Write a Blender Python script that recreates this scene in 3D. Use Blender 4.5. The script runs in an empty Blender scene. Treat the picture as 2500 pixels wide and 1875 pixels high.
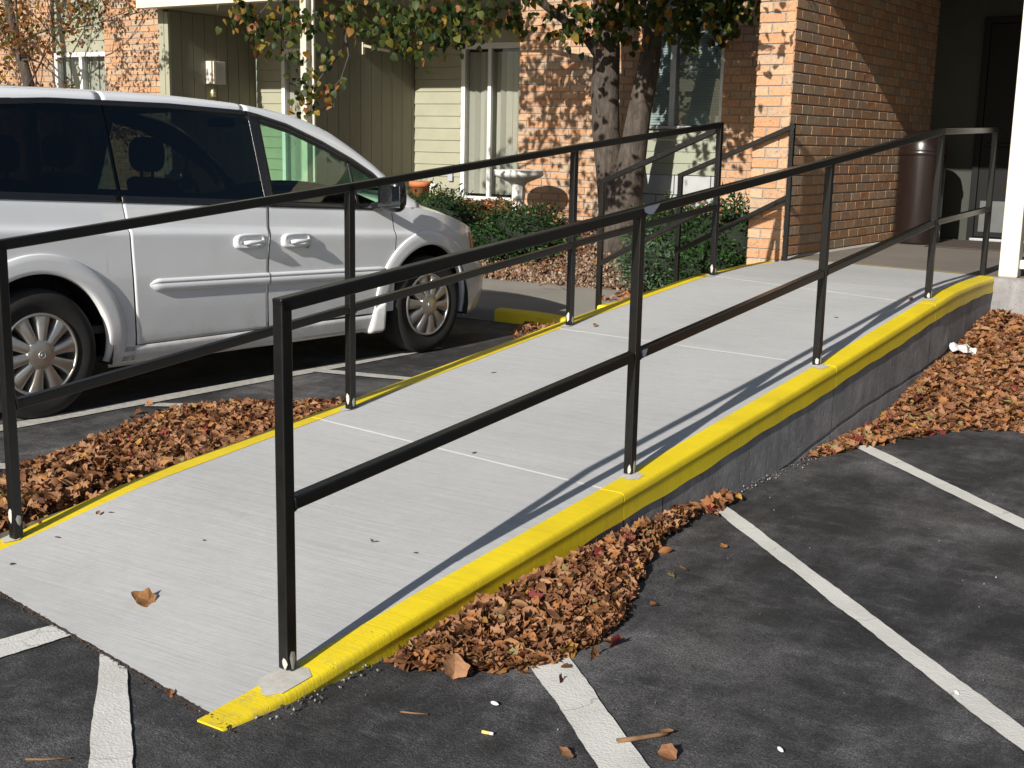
import bpy, bmesh, math, random
import numpy as np
from mathutils import Vector, Matrix

random.seed(7)
RNG = np.random.default_rng(7)
SC = bpy.context.scene
COL = SC.collection
R = math.radians

# ------------------------------------------------------------------ camera, light, exposure
cam_d = bpy.data.cameras.new('camera')
cam = bpy.data.objects.new('camera', cam_d)
COL.objects.link(cam)
cam_d.sensor_width = 36.0
cam_d.lens = 43.78
cam_d.clip_end = 2000
_F = Vector((-0.53022443, 0.82590942, -0.19166555))
_Rt = Vector((0.83926944, 0.54336068, 0.01964647))
_U = Vector((-0.12036973, 0.150442, 0.98126364))
cam.matrix_world = Matrix(((_Rt.x, _U.x, -_F.x, 0), (_Rt.y, _U.y, -_F.y, 0), (_Rt.z, _U.z, -_F.z, 1.45), (0, 0, 0, 1)))
SC.camera = cam

SUN_EL = R(25.2)
SUN_DX = 0.032                       # the sun stands a little to the right of the facade's normal
to_sun = Vector((SUN_DX, -1.0, 0)).normalized() * math.cos(SUN_EL) + Vector((0, 0, math.sin(SUN_EL)))
world = bpy.data.worlds.new('World')
SC.world = world
world.use_nodes = True
wn = world.node_tree.nodes
wl = world.node_tree.links
wn.clear()
sky = wn.new('ShaderNodeTexSky')
sky.sky_type = 'NISHITA'
sky.sun_disc = False
sky.sun_elevation = SUN_EL
sky.sun_rotation = math.atan2(to_sun.x, to_sun.y)
bg = wn.new('ShaderNodeBackground')
bg.inputs['Strength'].default_value = 0.052
wo = wn.new('ShaderNodeOutputWorld')
wl.new(sky.outputs[0], bg.inputs[0])
wl.new(bg.outputs[0], wo.inputs[0])
sun_d = bpy.data.lights.new('sun', 'SUN')
sun_d.energy = 4.2
sun_d.angle = R(0.5)
sun_d.color = (1.0, 0.95, 0.87)
sun = bpy.data.objects.new('sun', sun_d)
COL.objects.link(sun)
sun.rotation_euler = to_sun.to_track_quat('Z', 'Y').to_euler()
sun.location = (3, -20, 15)
SC.view_settings.view_transform = 'Standard'
SC.view_settings.look = 'None'
SC.view_settings.exposure = 0.75
SC.view_settings.gamma = 1.0
SC.view_settings.use_curve_mapping = False
SC.render.engine = 'CYCLES'
SC.cycles.max_bounces = 8
SC.cycles.transparent_max_bounces = 16

# ------------------------------------------------------------------ node helpers
def new_mat(name):
    m = bpy.data.materials.new(name)
    m.use_nodes = True
    nt = m.node_tree
    b = nt.nodes['Principled BSDF']
    return m, nt, b

def N(nt, t, **kw):
    n = nt.nodes.new(t)
    for k, v in kw.items():
        setattr(n, k, v)
    return n

def posn(nt, scale=(1, 1, 1), obj=False):
    if obj:
        g = N(nt, 'ShaderNodeTexCoord').outputs['Object']
    else:
        g = N(nt, 'ShaderNodeNewGeometry').outputs['Position']
    mp = N(nt, 'ShaderNodeMapping')
    mp.inputs['Scale'].default_value = scale
    nt.links.new(g, mp.inputs['Vector'])
    return mp.outputs[0]

def noise(nt, vec, scale, detail=4, rough=.6):
    n = N(nt, 'ShaderNodeTexNoise')
    n.inputs['Scale'].default_value = scale
    n.inputs['Detail'].default_value = detail
    n.inputs['Roughness'].default_value = rough
    nt.links.new(vec, n.inputs['Vector'])
    return n.outputs['Fac']

def ramp(nt, fac, stops, interp='LINEAR'):
    r = N(nt, 'ShaderNodeValToRGB')
    r.color_ramp.interpolation = interp
    el = r.color_ramp.elements
    while len(el) < len(stops):
        el.new(.5)
    for e, (p, c) in zip(el, stops):
        e.position = p
        e.color = (c[0], c[1], c[2], 1) if not isinstance(c, (int, float)) else (c, c, c, 1)
    nt.links.new(fac, r.inputs[0])
    return r.outputs[0]

def mix(nt, fac, a, b, mode='MIX'):
    m = N(nt, 'ShaderNodeMix', data_type='RGBA', blend_type=mode)
    for s, v in ((0, fac), (6, a), (7, b)):
        if hasattr(v, 'is_linked') or hasattr(v, 'links'):
            nt.links.new(v, m.inputs[s])
        elif s == 0:
            m.inputs[0].default_value = v
        else:
            m.inputs[s].default_value = (v[0], v[1], v[2], 1)
    return m.outputs[2]

def bump(nt, b, h, strength, dist=.002, prev=None):
    n = N(nt, 'ShaderNodeBump')
    n.inputs['Strength'].default_value = strength
    n.inputs['Distance'].default_value = dist
    nt.links.new(h, n.inputs['Height'])
    if prev is not None:
        nt.links.new(prev, n.inputs['Normal'])
    nt.links.new(n.outputs[0], b.inputs['Normal'])
    return n.outputs[0]

def pm(name, c, rough=.6, var=.12, scale=6, metal=0, bmp=0, bscale=120, coat=0, spec=.5, stretch=(1, 1, 1)):
    m, nt, b = new_mat(name)
    v = posn(nt, stretch)
    f = noise(nt, v, scale, 5)
    lo = tuple(x * (1 - var) for x in c)
    hi = tuple(min(1, x * (1 + var)) for x in c)
    nt.links.new(ramp(nt, f, [(.3, lo), (.7, hi)]), b.inputs['Base Color'])
    b.inputs['Roughness'].default_value = rough
    b.inputs['Metallic'].default_value = metal
    b.inputs['Coat Weight'].default_value = coat
    b.inputs['Coat Roughness'].default_value = .03
    b.inputs['Specular IOR Level'].default_value = spec
    if bmp:
        bump(nt, b, noise(nt, v, bscale, 4), bmp)
    return m

def tone_attr(nt):
    a = N(nt, 'ShaderNodeAttribute', attribute_name='tone')
    return a.outputs['Fac']

M = {}
# asphalt
def make_asphalt():
    m, nt, b = new_mat('asphalt')
    p = posn(nt)
    big = noise(nt, p, 1.15, 9, .76)
    mid = noise(nt, posn(nt, (1, .45, 1)), 2.6, 9, .74)
    wisp = noise(nt, posn(nt, (3.2, 9, 1)), 1.3, 9, .78)
    fine = noise(nt, p, 210, 2, .6)
    fine2 = noise(nt, p, 95, 3, .6)
    speck = noise(nt, p, 120, 2, .5)
    c1 = ramp(nt, big, [(.40, (.013, .0127, .0133)), (.49, (.026, .0252, .0258)), (.56, (.062, .060, .060)), (.64, (.098, .095, .093))])
    c2 = ramp(nt, mid, [(.47, (.0, .0, .0)), (.55, (.030, .029, .030)), (.65, (.095, .093, .092))])
    c3 = ramp(nt, wisp, [(.52, (.0, .0, .0)), (.60, (.030, .030, .031)), (.70, (.10, .10, .10))])
    c = mix(nt, .8, c1, c2, 'ADD')
    c = mix(nt, .7, c, c3, 'ADD')
    g = mix(nt, 1., ramp(nt, fine, [(.36, .45), (.5, .95), (.64, 1.7)]), ramp(nt, fine2, [(.36, .7), (.64, 1.3)]), 'MULTIPLY')
    c = mix(nt, 1., c, g, 'MULTIPLY')
    c = mix(nt, ramp(nt, speck, [(.70, 0.), (.745, .7)]), c, (.17, .165, .16))
    c = mix(nt, 1., c, (.84, .84, .85), 'MULTIPLY')
    brown = noise(nt, p, .55, 5, .6)
    c = mix(nt, ramp(nt, brown, [(.5, 0.), (.72, .45)]), c, mix(nt, 1., c, (1.5, 1.28, 1.08), 'MULTIPLY'))
    nt.links.new(c, b.inputs['Base Color'])
    b.inputs['Roughness'].default_value = .8
    n1 = bump(nt, b, fine, .7, .005)
    bump(nt, b, fine2, .6, .006, n1)
    return m
M['asphalt'] = make_asphalt()

def make_concrete(name, c, streak, stain=.10, sc=(2.5, 170, 2.5), mott=.08):
    m, nt, b = new_mat(name)
    p = posn(nt)
    st = noise(nt, posn(nt, sc), 1.0, 5, .75)
    bl = noise(nt, p, 1.6, 6, .6)
    sm = noise(nt, p, 26, 5, .7)
    col = ramp(nt, bl, [(.3, tuple(x * (1 - stain) for x in c)), (.6, c), (.8, tuple(min(1, x * (1 + stain * .6)) for x in c))])
    f = mix(nt, .5, ramp(nt, st, [(.3, 1 - streak), (.7, 1 + 0.0)]), ramp(nt, sm, [(.3, 1 - mott * 2), (.7, 1.)]), 'MULTIPLY')
    col = mix(nt, 1., col, f, 'MULTIPLY')
    dirt = noise(nt, p, 3.2, 10, .78)
    col = mix(nt, ramp(nt, dirt, [(.57, 0.), (.74, .42)]), col, tuple(x * .55 for x in (c[0], c[1] * .95, c[2] * .85)))
    spots = noise(nt, p, 60, 2)
    col = mix(nt, ramp(nt, spots, [(.74, 0.), (.78, .5)]), col, (.12, .11, .10))
    nt.links.new(col, b.inputs['Base Color'])
    b.inputs['Roughness'].default_value = .85
    n1 = bump(nt, b, st, .35, .003)
    bump(nt, b, sm, .15, .003, n1)
    return m
M['concrete'] = make_concrete('new_concrete', (.485, .488, .485), .26)
M['old_concrete'] = make_concrete('old_concrete', (.20, .175, .15), .12, .22)
M['walk'] = make_concrete('walk_concrete', (.27, .25, .22), .1, .18)

def make_wallconc():
    m, nt, b = new_mat('formed_concrete')
    p = posn(nt)
    a = noise(nt, p, 5, 8, .7)
    pits = noise(nt, p, 38, 3)
    vert = noise(nt, posn(nt, (14, 14, 1.2)), 1, 5)
    col = ramp(nt, a, [(.3, (.17, .165, .165)), (.55, (.26, .25, .25)), (.75, (.36, .35, .34))])
    col = mix(nt, .5, col, ramp(nt, vert, [(.35, .6), (.65, 1.1)]), 'MULTIPLY')
    nt.links.new(col, b.inputs['Base Color'])
    b.inputs['Roughness'].default_value = .9
    n1 = bump(nt, b, ramp(nt, pits, [(.28, 0.), (.4, 1.)]), .6, .006)
    bump(nt, b, a, .5, .012, n1)
    return m
M['wallconc'] = make_wallconc()

def make_yellow():
    m, nt, b = new_mat('yellow_paint')
    p = posn(nt)
    st = noise(nt, posn(nt, (3, 170, 3)), 1.0, 5, .75)
    bl = noise(nt, p, 3.0, 5)
    pits = noise(nt, p, 62, 3)
    col = ramp(nt, bl, [(.3, (.64, .475, .012)), (.6, (.75, .575, .012)), (.8, (.80, .63, .02))])
    col = mix(nt, .6, col, ramp(nt, st, [(.25, .62), (.55, 1.)]), 'MULTIPLY')
    dirt = noise(nt, p, 14, 8, .8)
    col = mix(nt, ramp(nt, dirt, [(.64, 0.), (.74, .55)]), col, (.30, .21, .04))
    wear = noise(nt, p, 22, 6, .8)
    near = N(nt, 'ShaderNodeSeparateXYZ')
    nt.links.new(p, near.inputs[0])
    tip = ramp(nt, near.outputs[1], [(0., .8), (1., 0.)])
    mr = N(nt, 'ShaderNodeMapRange')
    mr.inputs[1].default_value = 2.05
    mr.inputs[2].default_value = 2.75
    nt.links.new(near.outputs[1], mr.inputs[0])
    w = N(nt, 'ShaderNodeMath', operation='MULTIPLY')
    nt.links.new(ramp(nt, mr.outputs[0], [(0., 1.), (1., 0.)]), w.inputs[0])
    nt.links.new(ramp(nt, wear, [(.5, 0.), (.66, .7)]), w.inputs[1])
    col = mix(nt, w.outputs[0], col, (.30, .25, .13))
    chp = noise(nt, p, 17, 9, .82)
    col = mix(nt, ramp(nt, chp, [(.685, 0.), (.70, .75)]), col, (.30, .28, .22))
    nt.links.new(col, b.inputs['Base Color'])
    b.inputs['Roughness'].default_value = .5
    n1 = bump(nt, b, st, .45, .003)
    bump(nt, b, ramp(nt, pits, [(.26, 0.), (.36, 1.)]), .45, .004, n1)
    return m
M['yellow'] = make_yellow()

def make_stripe():
    m, nt, b = new_mat('stripe_paint')
    p = posn(nt)
    w = noise(nt, p, 55, 6, .75)
    big = noise(nt, p, 4, 6, .7)
    col = ramp(nt, big, [(.3, (.50, .49, .45)), (.6, (.62, .61, .57))])
    col = mix(nt, ramp(nt, w, [(.66, 0.), (.76, .7)]), col, (.12, .115, .11))
    vor = N(nt, 'ShaderNodeTexVoronoi', feature='DISTANCE_TO_EDGE')
    vor.inputs['Scale'].default_value = 1.9
    mp = N(nt, 'ShaderNodeMix', data_type='RGBA')
    mp.inputs[0].default_value = .12
    nz = N(nt, 'ShaderNodeTexNoise')
    nz.inputs['Scale'].default_value = 9
    nt.links.new(p, nz.inputs['Vector'])
    nt.links.new(p, mp.inputs[6])
    nt.links.new(nz.outputs['Color'], mp.inputs[7])
    nt.links.new(mp.outputs[2], vor.inputs['Vector'])
    col = mix(nt, ramp(nt, vor.outputs['Distance'], [(.0015, .5), (.005, 0.)]), col, (.08, .07, .06))
    nt.links.new(col, b.inputs['Base Color'])
    b.inputs['Roughness'].default_value = .7
    bump(nt, b, noise(nt, p, 130, 3), .6, .004)
    return m
M['stripe'] = make_stripe()
M['stripe_old'] = pm('worn_stripe_paint', (.40, .385, .35), .75, .25, 30, bmp=.5, bscale=110)

def make_brick():
    m, nt, b = new_mat('brick')
    t = tone_attr(nt)
    p = posn(nt)
    col = ramp(nt, t, [(0., (.47, .305, .190)), (.3, (.45, .260, .145)), (.55, (.43, .220, .108)), (.75, (.37, .245, .155)), (.9, (.40, .290, .195)), (1., (.34, .190, .110))])
    a = noise(nt, p, 38, 6, .7)
    col = mix(nt, .75, col, ramp(nt, a, [(.3, .62), (.5, 1.0), (.72, 1.25)]), 'MULTIPLY')
    wash = noise(nt, p, 26, 5, .7)
    col = mix(nt, ramp(nt, wash, [(.62, 0.), (.75, .45)]), col, (.50, .40, .29))
    pit = noise(nt, p, 70, 2)
    col = mix(nt, ramp(nt, pit, [(.27, .75), (.32, 0.)]), col, (.10, .055, .025))
    nt.links.new(col, b.inputs['Base Color'])
    b.inputs['Roughness'].default_value = .85
    n1 = bump(nt, b, a, .5, .006)
    bump(nt, b, ramp(nt, pit, [(.27, 0.), (.36, 1.)]), .7, .006, n1)
    return m
M['brick'] = make_brick()
M['mortar'] = pm('mortar', (.27, .245, .22), .95, .15, 30, bmp=.5, bscale=150)
M['siding_green'] = pm('siding_green_paint', (.235, .25, .185), .6, .06, 5, bmp=.08, bscale=60)
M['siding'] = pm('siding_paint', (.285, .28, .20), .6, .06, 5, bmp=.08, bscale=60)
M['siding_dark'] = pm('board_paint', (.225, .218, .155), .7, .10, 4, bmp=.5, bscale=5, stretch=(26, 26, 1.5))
M['groove'] = pm('groove_shade', (.05, .047, .03), .9, .1)
M['cream'] = pm('cream_trim', (.66, .60, .44), .5, .04, 4)
M['white_trim'] = pm('white_trim', (.56, .53, .45), .5, .06, 6, bmp=.05)
M['column'] = pm('column_paint', (.46, .44, .36), .6, .14, 9)
M['white_frame'] = pm('white_frame', (.62, .62, .60), .4, .05, 10)
M['alu'] = pm('window_frame_metal', (.42, .44, .46), .35, .08, 10, metal=.6)
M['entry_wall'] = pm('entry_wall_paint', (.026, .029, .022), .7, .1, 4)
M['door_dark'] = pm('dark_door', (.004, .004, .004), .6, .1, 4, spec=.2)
M['kick'] = pm('kick_plate', (.10, .105, .105), .4, .1, 8, metal=.5)
M['block'] = pm('painted_block', (.34, .35, .35), .8, .1, 8, bmp=.4, bscale=60)
M['curtain'] = pm('curtain_cloth', (.46, .43, .375), .9, .15, 3, stretch=(1, 1, .1))
M['blind'] = pm('blind_slat', (.30, .36, .37), .5, .05, 3)
M['roofing'] = pm('roofing', (.10, .09, .08), .9, .2, 10)
M['black'] = pm('black_rail_paint', (.0065, .006, .0056), .30, .25, 30, bmp=.14, bscale=45, spec=.42)
M['bare'] = pm('bare_primer', (.33, .35, .40), .6, .12, 60, bmp=.2)
M['grout'] = pm('grout', (.42, .405, .365), .9, .14, 30, bmp=.3)
M['bark'] = None
M['soil'] = pm('soil', (.10, .065, .04), .95, .4, 12, bmp=.7, bscale=50)
M['soil_dark'] = pm('seam_soil', (.035, .028, .024), .95, .4, 40, bmp=.8, bscale=120)
M['terracotta'] = pm('terracotta', (.46, .15, .055), .8, .1, 10)
M['bath'] = pm('cast_stone', (.60, .58, .55), .7, .12, 14, bmp=.2)
M['canbrown'] = pm('brown_can', (.013, .0075, .0062), .28, .12, 8, coat=.3)
M['mat'] = pm('door_mat', (.055, .04, .032), .95, .2, 40, bmp=.6, bscale=300)
M['lampwhite'] = pm('lamp_box', (.52, .50, .46), .5, .05)
M['brass'] = pm('brass', (.55, .46, .22), .35, .1, metal=.7)
M['paper'] = pm('paper', (.60, .59, .58), .8, .05, 30)
M['twig'] = pm('twig', (.16, .09, .045), .85, .3, 30, bmp=.4)
M['scrap'] = pm('scrap', (.05, .035, .03), .8, .3, 60)
M['orna_white'] = pm('ornament_white', (.72, .72, .68), .5, .05)
M['orna_yellow'] = pm('ornament_yellow', (.75, .55, .15), .5, .05)
M['orna_blue'] = pm('ornament_blue', (.35, .55, .62), .5, .05)
M['orna_red'] = pm('ornament_red', (.55, .12, .06), .5, .05)

def make_bark():
    m, nt, b = new_mat('bark')
    p = posn(nt, (1, 1, .28))
    a = noise(nt, p, 22, 7, .7)
    col = ramp(nt, a, [(.3, (.028, .021, .017)), (.5, (.064, .050, .040)), (.72, (.115, .094, .078))])
    nt.links.new(col, b.inputs['Base Color'])
    b.inputs['Roughness'].default_value = .95
    bump(nt, b, a, .9, .02)
    return m
M['bark'] = make_bark()

def make_leafmat(name, stops, trans=.25, rough=.55, interp='LINEAR'):
    m, nt, b = new_mat(name)
    t = tone_attr(nt)
    c = ramp(nt, t, stops, interp)
    a = noise(nt, posn(nt), 90, 3)
    c = mix(nt, .6, c, ramp(nt, a, [(.3, .7), (.7, 1.2)]), 'MULTIPLY')
    nt.links.new(c, b.inputs['Base Color'])
    b.inputs['Roughness'].default_value = rough
    b.inputs['Specular IOR Level'].default_value = .25
    tr = N(nt, 'ShaderNodeBsdfTranslucent')
    nt.links.new(c, tr.inputs[0])
    mx = N(nt, 'ShaderNodeMixShader')
    mx.inputs[0].default_value = trans
    nt.links.new(b.outputs[0], mx.inputs[1])
    nt.links.new(tr.outputs[0], mx.inputs[2])
    nt.links.new(mx.outputs[0], nt.nodes['Material Output'].inputs[0])
    return m
M['dead'] = make_leafmat('dead_leaf', [(0., (0.076, 0.032, 0.015)), (.15, (0.153, 0.064, 0.029)), (.35, (0.245, 0.116, 0.056)), (.55, (0.340, 0.184, 0.097)), (.7, (0.274, 0.113, 0.047)),
                                      (.84, (0.319, 0.139, 0.044)), (.90, (0.310, 0.186, 0.096)), (.93, (0.189, 0.173, 0.066)), (.955, (0.149, 0.023, 0.022)), (.975, (0.150, 0.025, 0.024)), (.99, (0.351, 0.191, 0.044))], .12, .7)
M['green'] = make_leafmat('tree_leaf', [(0., (.014, .028, .008)), (.3, (.032, .054, .012)), (.55, (.065, .088, .018)), (.68, (.14, .145, .028)), (.78, (.26, .19, .03)), (.85, (.30, .15, .03)), (.93, (.21, .085, .03)), (1., (.13, .055, .025))], .42, .5)
M['ever'] = make_leafmat('evergreen_leaf', [(0., (.010, .026, .008)), (.4, (.022, .055, .014)), (.75, (.04, .085, .022)), (1., (.075, .115, .075))], .15, .5)
M['dirt'] = make_leafmat('crack_dirt', [(0., (.03, .02, .015)), (1., (.16, .11, .08))], 0., .9)
M['chip'] = make_leafmat('gravel_chip', [(0., (.07, .042, .028)), (.35, (.15, .095, .062)), (.7, (.25, .175, .125)), (1., (.36, .29, .23))], 0., .9)
M['crumb'] = make_leafmat('crumb', [(0., (.03, .03, .03)), (.6, (.12, .115, .11)), (1., (.34, .33, .32))], 0., .9)
# car
def make_car():
    m, nt, b = new_mat('car_paint')
    p = posn(nt)
    a = noise(nt, p, 3, 4)
    nt.links.new(ramp(nt, a, [(.3, (.76, .775, .80)), (.7, (.80, .815, .84))]), b.inputs['Base Color'])
    tc = N(nt, 'ShaderNodeTexCoord').outputs['Object']
    sz = N(nt, 'ShaderNodeSeparateXYZ'); nt.links.new(tc, sz.inputs[0])
    gr = noise(nt, posn(nt, (1, 1, 1)), 5, 7, .7)
    hh = N(nt, 'ShaderNodeMath', operation='MULTIPLY_ADD'); nt.links.new(gr, hh.inputs[0]); hh.inputs[1].default_value = -.5; nt.links.new(sz.outputs[2], hh.inputs[2])
    old = b.inputs['Base Color'].links[0].from_socket
    c2 = mix(nt, ramp(nt, hh.outputs[0], [(.0, .55), (.12, .22), (.4, .0)]), old, (.30, .27, .23))
    nt.links.new(c2, b.inputs['Base Color'])
    nt.links.new(ramp(nt, hh.outputs[0], [(.0, .6), (.3, .20)]), b.inputs['Roughness'])
    b.inputs['Coat Weight'].default_value = .8
    b.inputs['Coat Roughness'].default_value = .04
    return m
M['car'] = make_car()
M['inner'] = pm('interior_dark', (.016, .016, .017), .8, .1)
M['seat'] = pm('seat_cloth', (.02, .02, .022), .9, .15, 20)
M['rubber'] = pm('tyre_rubber', (.014, .0135, .013), .8, .2, 20, bmp=.2)
M['alloy'] = pm('wheel_silver', (.55, .53, .50), .32, .08, 12, metal=.85)
M['alloy_dark'] = pm('wheel_dark', (.02, .02, .02), .6, .1)
M['mirror_blk'] = pm('black_plastic', (.012, .012, .013), .25, .1, coat=.3)
M['amber'] = pm('amber_lens', (.55, .16, .03), .2, .05, coat=.5)
M['lens'] = pm('lamp_lens', (.55, .56, .57), .1, .05, coat=.6)
M['chrome'] = pm('chrome', (.7, .7, .7), .08, .03, metal=1)

def make_glass(name, tint, refl=.08):
    m, nt, b = new_mat(name)
    nt.nodes.remove(b)
    t = N(nt, 'ShaderNodeBsdfTransparent')
    t.inputs[0].default_value = (*tint, 1)
    g = N(nt, 'ShaderNodeBsdfGlossy')
    g.inputs['Roughness'].default_value = .015
    g.inputs['Color'].default_value = (.9, .93, .95, 1)
    fr = N(nt, 'ShaderNodeFresnel')
    bf = N(nt, 'ShaderNodeNewGeometry').outputs['Backfacing']
    io = N(nt, 'ShaderNodeMath', operation='MULTIPLY_ADD')
    nt.links.new(bf, io.inputs[0]); io.inputs[1].default_value = 1 / 1.5 - 1.5; io.inputs[2].default_value = 1.5
    nt.links.new(io.outputs[0], fr.inputs[0])
    ns = N(nt, 'ShaderNodeBump')
    ns.inputs['Strength'].default_value = .03
    ns.inputs['Distance'].default_value = .02
    nt.links.new(noise(nt, posn(nt), 2.5, 2), ns.inputs['Height'])
    nt.links.new(ns.outputs[0], g.inputs['Normal'])
    mx = N(nt, 'ShaderNodeMixShader')
    nt.links.new(fr.outputs[0], mx.inputs[0])
    nt.links.new(t.outputs[0], mx.inputs[1])
    nt.links.new(g.outputs[0], mx.inputs[2])
    nt.links.new(mx.outputs[0], nt.nodes['Material Output'].inputs[0])
    return m
M['glass_dark'] = make_glass('privacy_glass', (.052, .058, .055))
M['glass_green'] = make_glass('green_glass', (.62, .84, .70))
M['glass_clear'] = make_glass('window_glass', (.88, .90, .89))

# ------------------------------------------------------------------ mesh helpers
class MB:
    def __init__(s):
        s.v = []; s.f = []; s.mi = []; s.t = []; s.sm = []
    def add(s, vs, fs, mi=0, tone=.5, smooth=False):
        o = len(s.v)
        s.v += [tuple(p) for p in vs]
        s.t += [tone] * len(vs)
        for f in fs:
            s.f.append(tuple(i + o for i in f)); s.mi.append(mi); s.sm.append(smooth)
    def box(s, a, b, mi=0, tone=.5):
        x0, y0, z0 = (min(a[i], b[i]) for i in range(3)); x1, y1, z1 = (max(a[i], b[i]) for i in range(3))
        s.add([(x0, y0, z0), (x1, y0, z0), (x1, y1, z0), (x0, y1, z0), (x0, y0, z1), (x1, y0, z1), (x1, y1, z1), (x0, y1, z1)],
              [(0, 3, 2, 1), (4, 5, 6, 7), (0, 1, 5, 4), (1, 2, 6, 5), (2, 3, 7, 6), (3, 0, 4, 7)], mi, tone)
    def hexa(s, p, mi=0, tone=.5):      # 8 points: bottom 4 ccw, top 4 ccw
        s.add(p, [(0, 3, 2, 1), (4, 5, 6, 7), (0, 1, 5, 4), (1, 2, 6, 5), (2, 3, 7, 6), (3, 0, 4, 7)], mi, tone)
    def bar(s, a, b, w, h, up=(0, 0, 1), mi=0, tone=.5):
        a = Vector(a); b = Vector(b); d = (b - a).normalized(); up = Vector(up)
        x = d.cross(up)
        if x.length < 1e-4:
            x = Vector((1, 0, 0))
        x.normalize(); u = x.cross(d).normalized()
        q = [a - x * w / 2 - u * h / 2, a + x * w / 2 - u * h / 2, b + x * w / 2 - u * h / 2, b - x * w / 2 - u * h / 2,
             a - x * w / 2 + u * h / 2, a + x * w / 2 + u * h / 2, b + x * w / 2 + u * h / 2, b - x * w / 2 + u * h / 2]
        s.hexa(q, mi, tone)
    def tube(s, pts, rad, n=8, mi=0, tone=.5, jit=0, cap=True):
        rings = []
        pts = [Vector(p) for p in pts]
        vs = []; fs = []
        for i, p in enumerate(pts):
            d = (pts[min(i + 1, len(pts) - 1)] - pts[max(i - 1, 0)]).normalized()
            x = d.cross(Vector((0, 1, .13))).normalized(); y = d.cross(x).normalized()
            r = rad[i] if isinstance(rad, (list, tuple)) else rad
            for k in range(n):
                a = 2 * math.pi * k / n
                rr = r * (1 + (random.uniform(-jit, jit) if jit else 0))
                vs.append(p + x * math.cos(a) * rr + y * math.sin(a) * rr)
        for i in range(len(pts) - 1):
            for k in range(n):
                fs.append((i * n + k, i * n + (k + 1) % n, (i + 1) * n + (k + 1) % n, (i + 1) * n + k))
        if cap:
            fs.append(tuple(range(n))[::-1]); fs.append(tuple((len(pts) - 1) * n + k for k in range(n)))
        s.add(vs, fs, mi, tone, True)
    def lathe(s, prof, n=32, c=(0, 0, 0), axis='z', mi=0, flute=0):
        vs = []; fs = []
        for r, z in prof:
            for k in range(n):
                a = 2 * math.pi * k / n
                rr = r * (1 - flute * (k % 2))
                if axis == 'z':
                    vs.append((c[0] + rr * math.cos(a), c[1] + rr * math.sin(a), c[2] + z))
                else:
                    vs.append((c[0] + rr * math.cos(a), c[1] + z, c[2] + rr * math.sin(a)))
        for i in range(len(prof) - 1):
            for k in range(n):
                fs.append((i * n + k, i * n + (k + 1) % n, (i + 1) * n + (k + 1) % n, (i + 1) * n + k))
        s.add(vs, fs, mi, .5, True)
    def grid(s, P, mi=0, smooth=True, tone=.5):     # P[i][j] points
        n, m = len(P), len(P[0])
        s.add([p for row in P for p in row], [(i * m + j, (i + 1) * m + j, (i + 1) * m + j + 1, i * m + j + 1) for i in range(n - 1) for j in range(m - 1)], mi, tone, smooth)
    def mesh(s, name, mats):
        me = bpy.data.meshes.new(name)
        me.from_pydata(s.v, [], s.f)
        for m in (mats if isinstance(mats, (list, tuple)) else [mats]):
            me.materials.append(m)
        me.polygons.foreach_set('material_index', s.mi)
        me.polygons.foreach_set('use_smooth', s.sm)
        at = me.attributes.new('tone', 'FLOAT', 'POINT')
        at.data.foreach_set('value', s.t)
        me.update()
        return me
    def build(s, name, mats, parent=None, bevel=0, seg=2, loc=None):
        return link(name, s.mesh(name, mats), parent, bevel, seg, loc)

def link(name, me, parent=None, bevel=0, seg=2, loc=None):
    o = bpy.data.objects.new(name, me)
    COL.objects.link(o)
    if parent is not None:
        o.parent = parent
    if loc is not None:
        o.location = loc
    if bevel:
        b = o.modifiers.new('bevel', 'BEVEL')
        b.width = bevel; b.segments = seg; b.limit_method = 'ANGLE'; b.angle_limit = R(40)
    return o

def thing(name, label, cat, loc=(0, 0, 0), rz=0, group=None, kind=None):
    o = bpy.data.objects.new(name, None)
    COL.objects.link(o)
    o.location = loc; o.rotation_euler = (0, 0, rz)
    o.empty_display_size = .1
    return tag(o, label, cat, group, kind)

def tag(o, label=None, cat=None, group=None, kind=None):
    if label: o['label'] = label
    if cat: o['category'] = cat
    if group: o['group'] = group
    if kind: o['kind'] = kind
    return o

def fix_normals(o):
    bm = bmesh.new(); bm.from_mesh(o.data)
    bmesh.ops.recalc_face_normals(bm, faces=bm.faces); bm.to_mesh(o.data); bm.free()

def interp(x, pts):
    return float(np.interp(x, [p[0] for p in pts], [p[1] for p in pts]))

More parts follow.
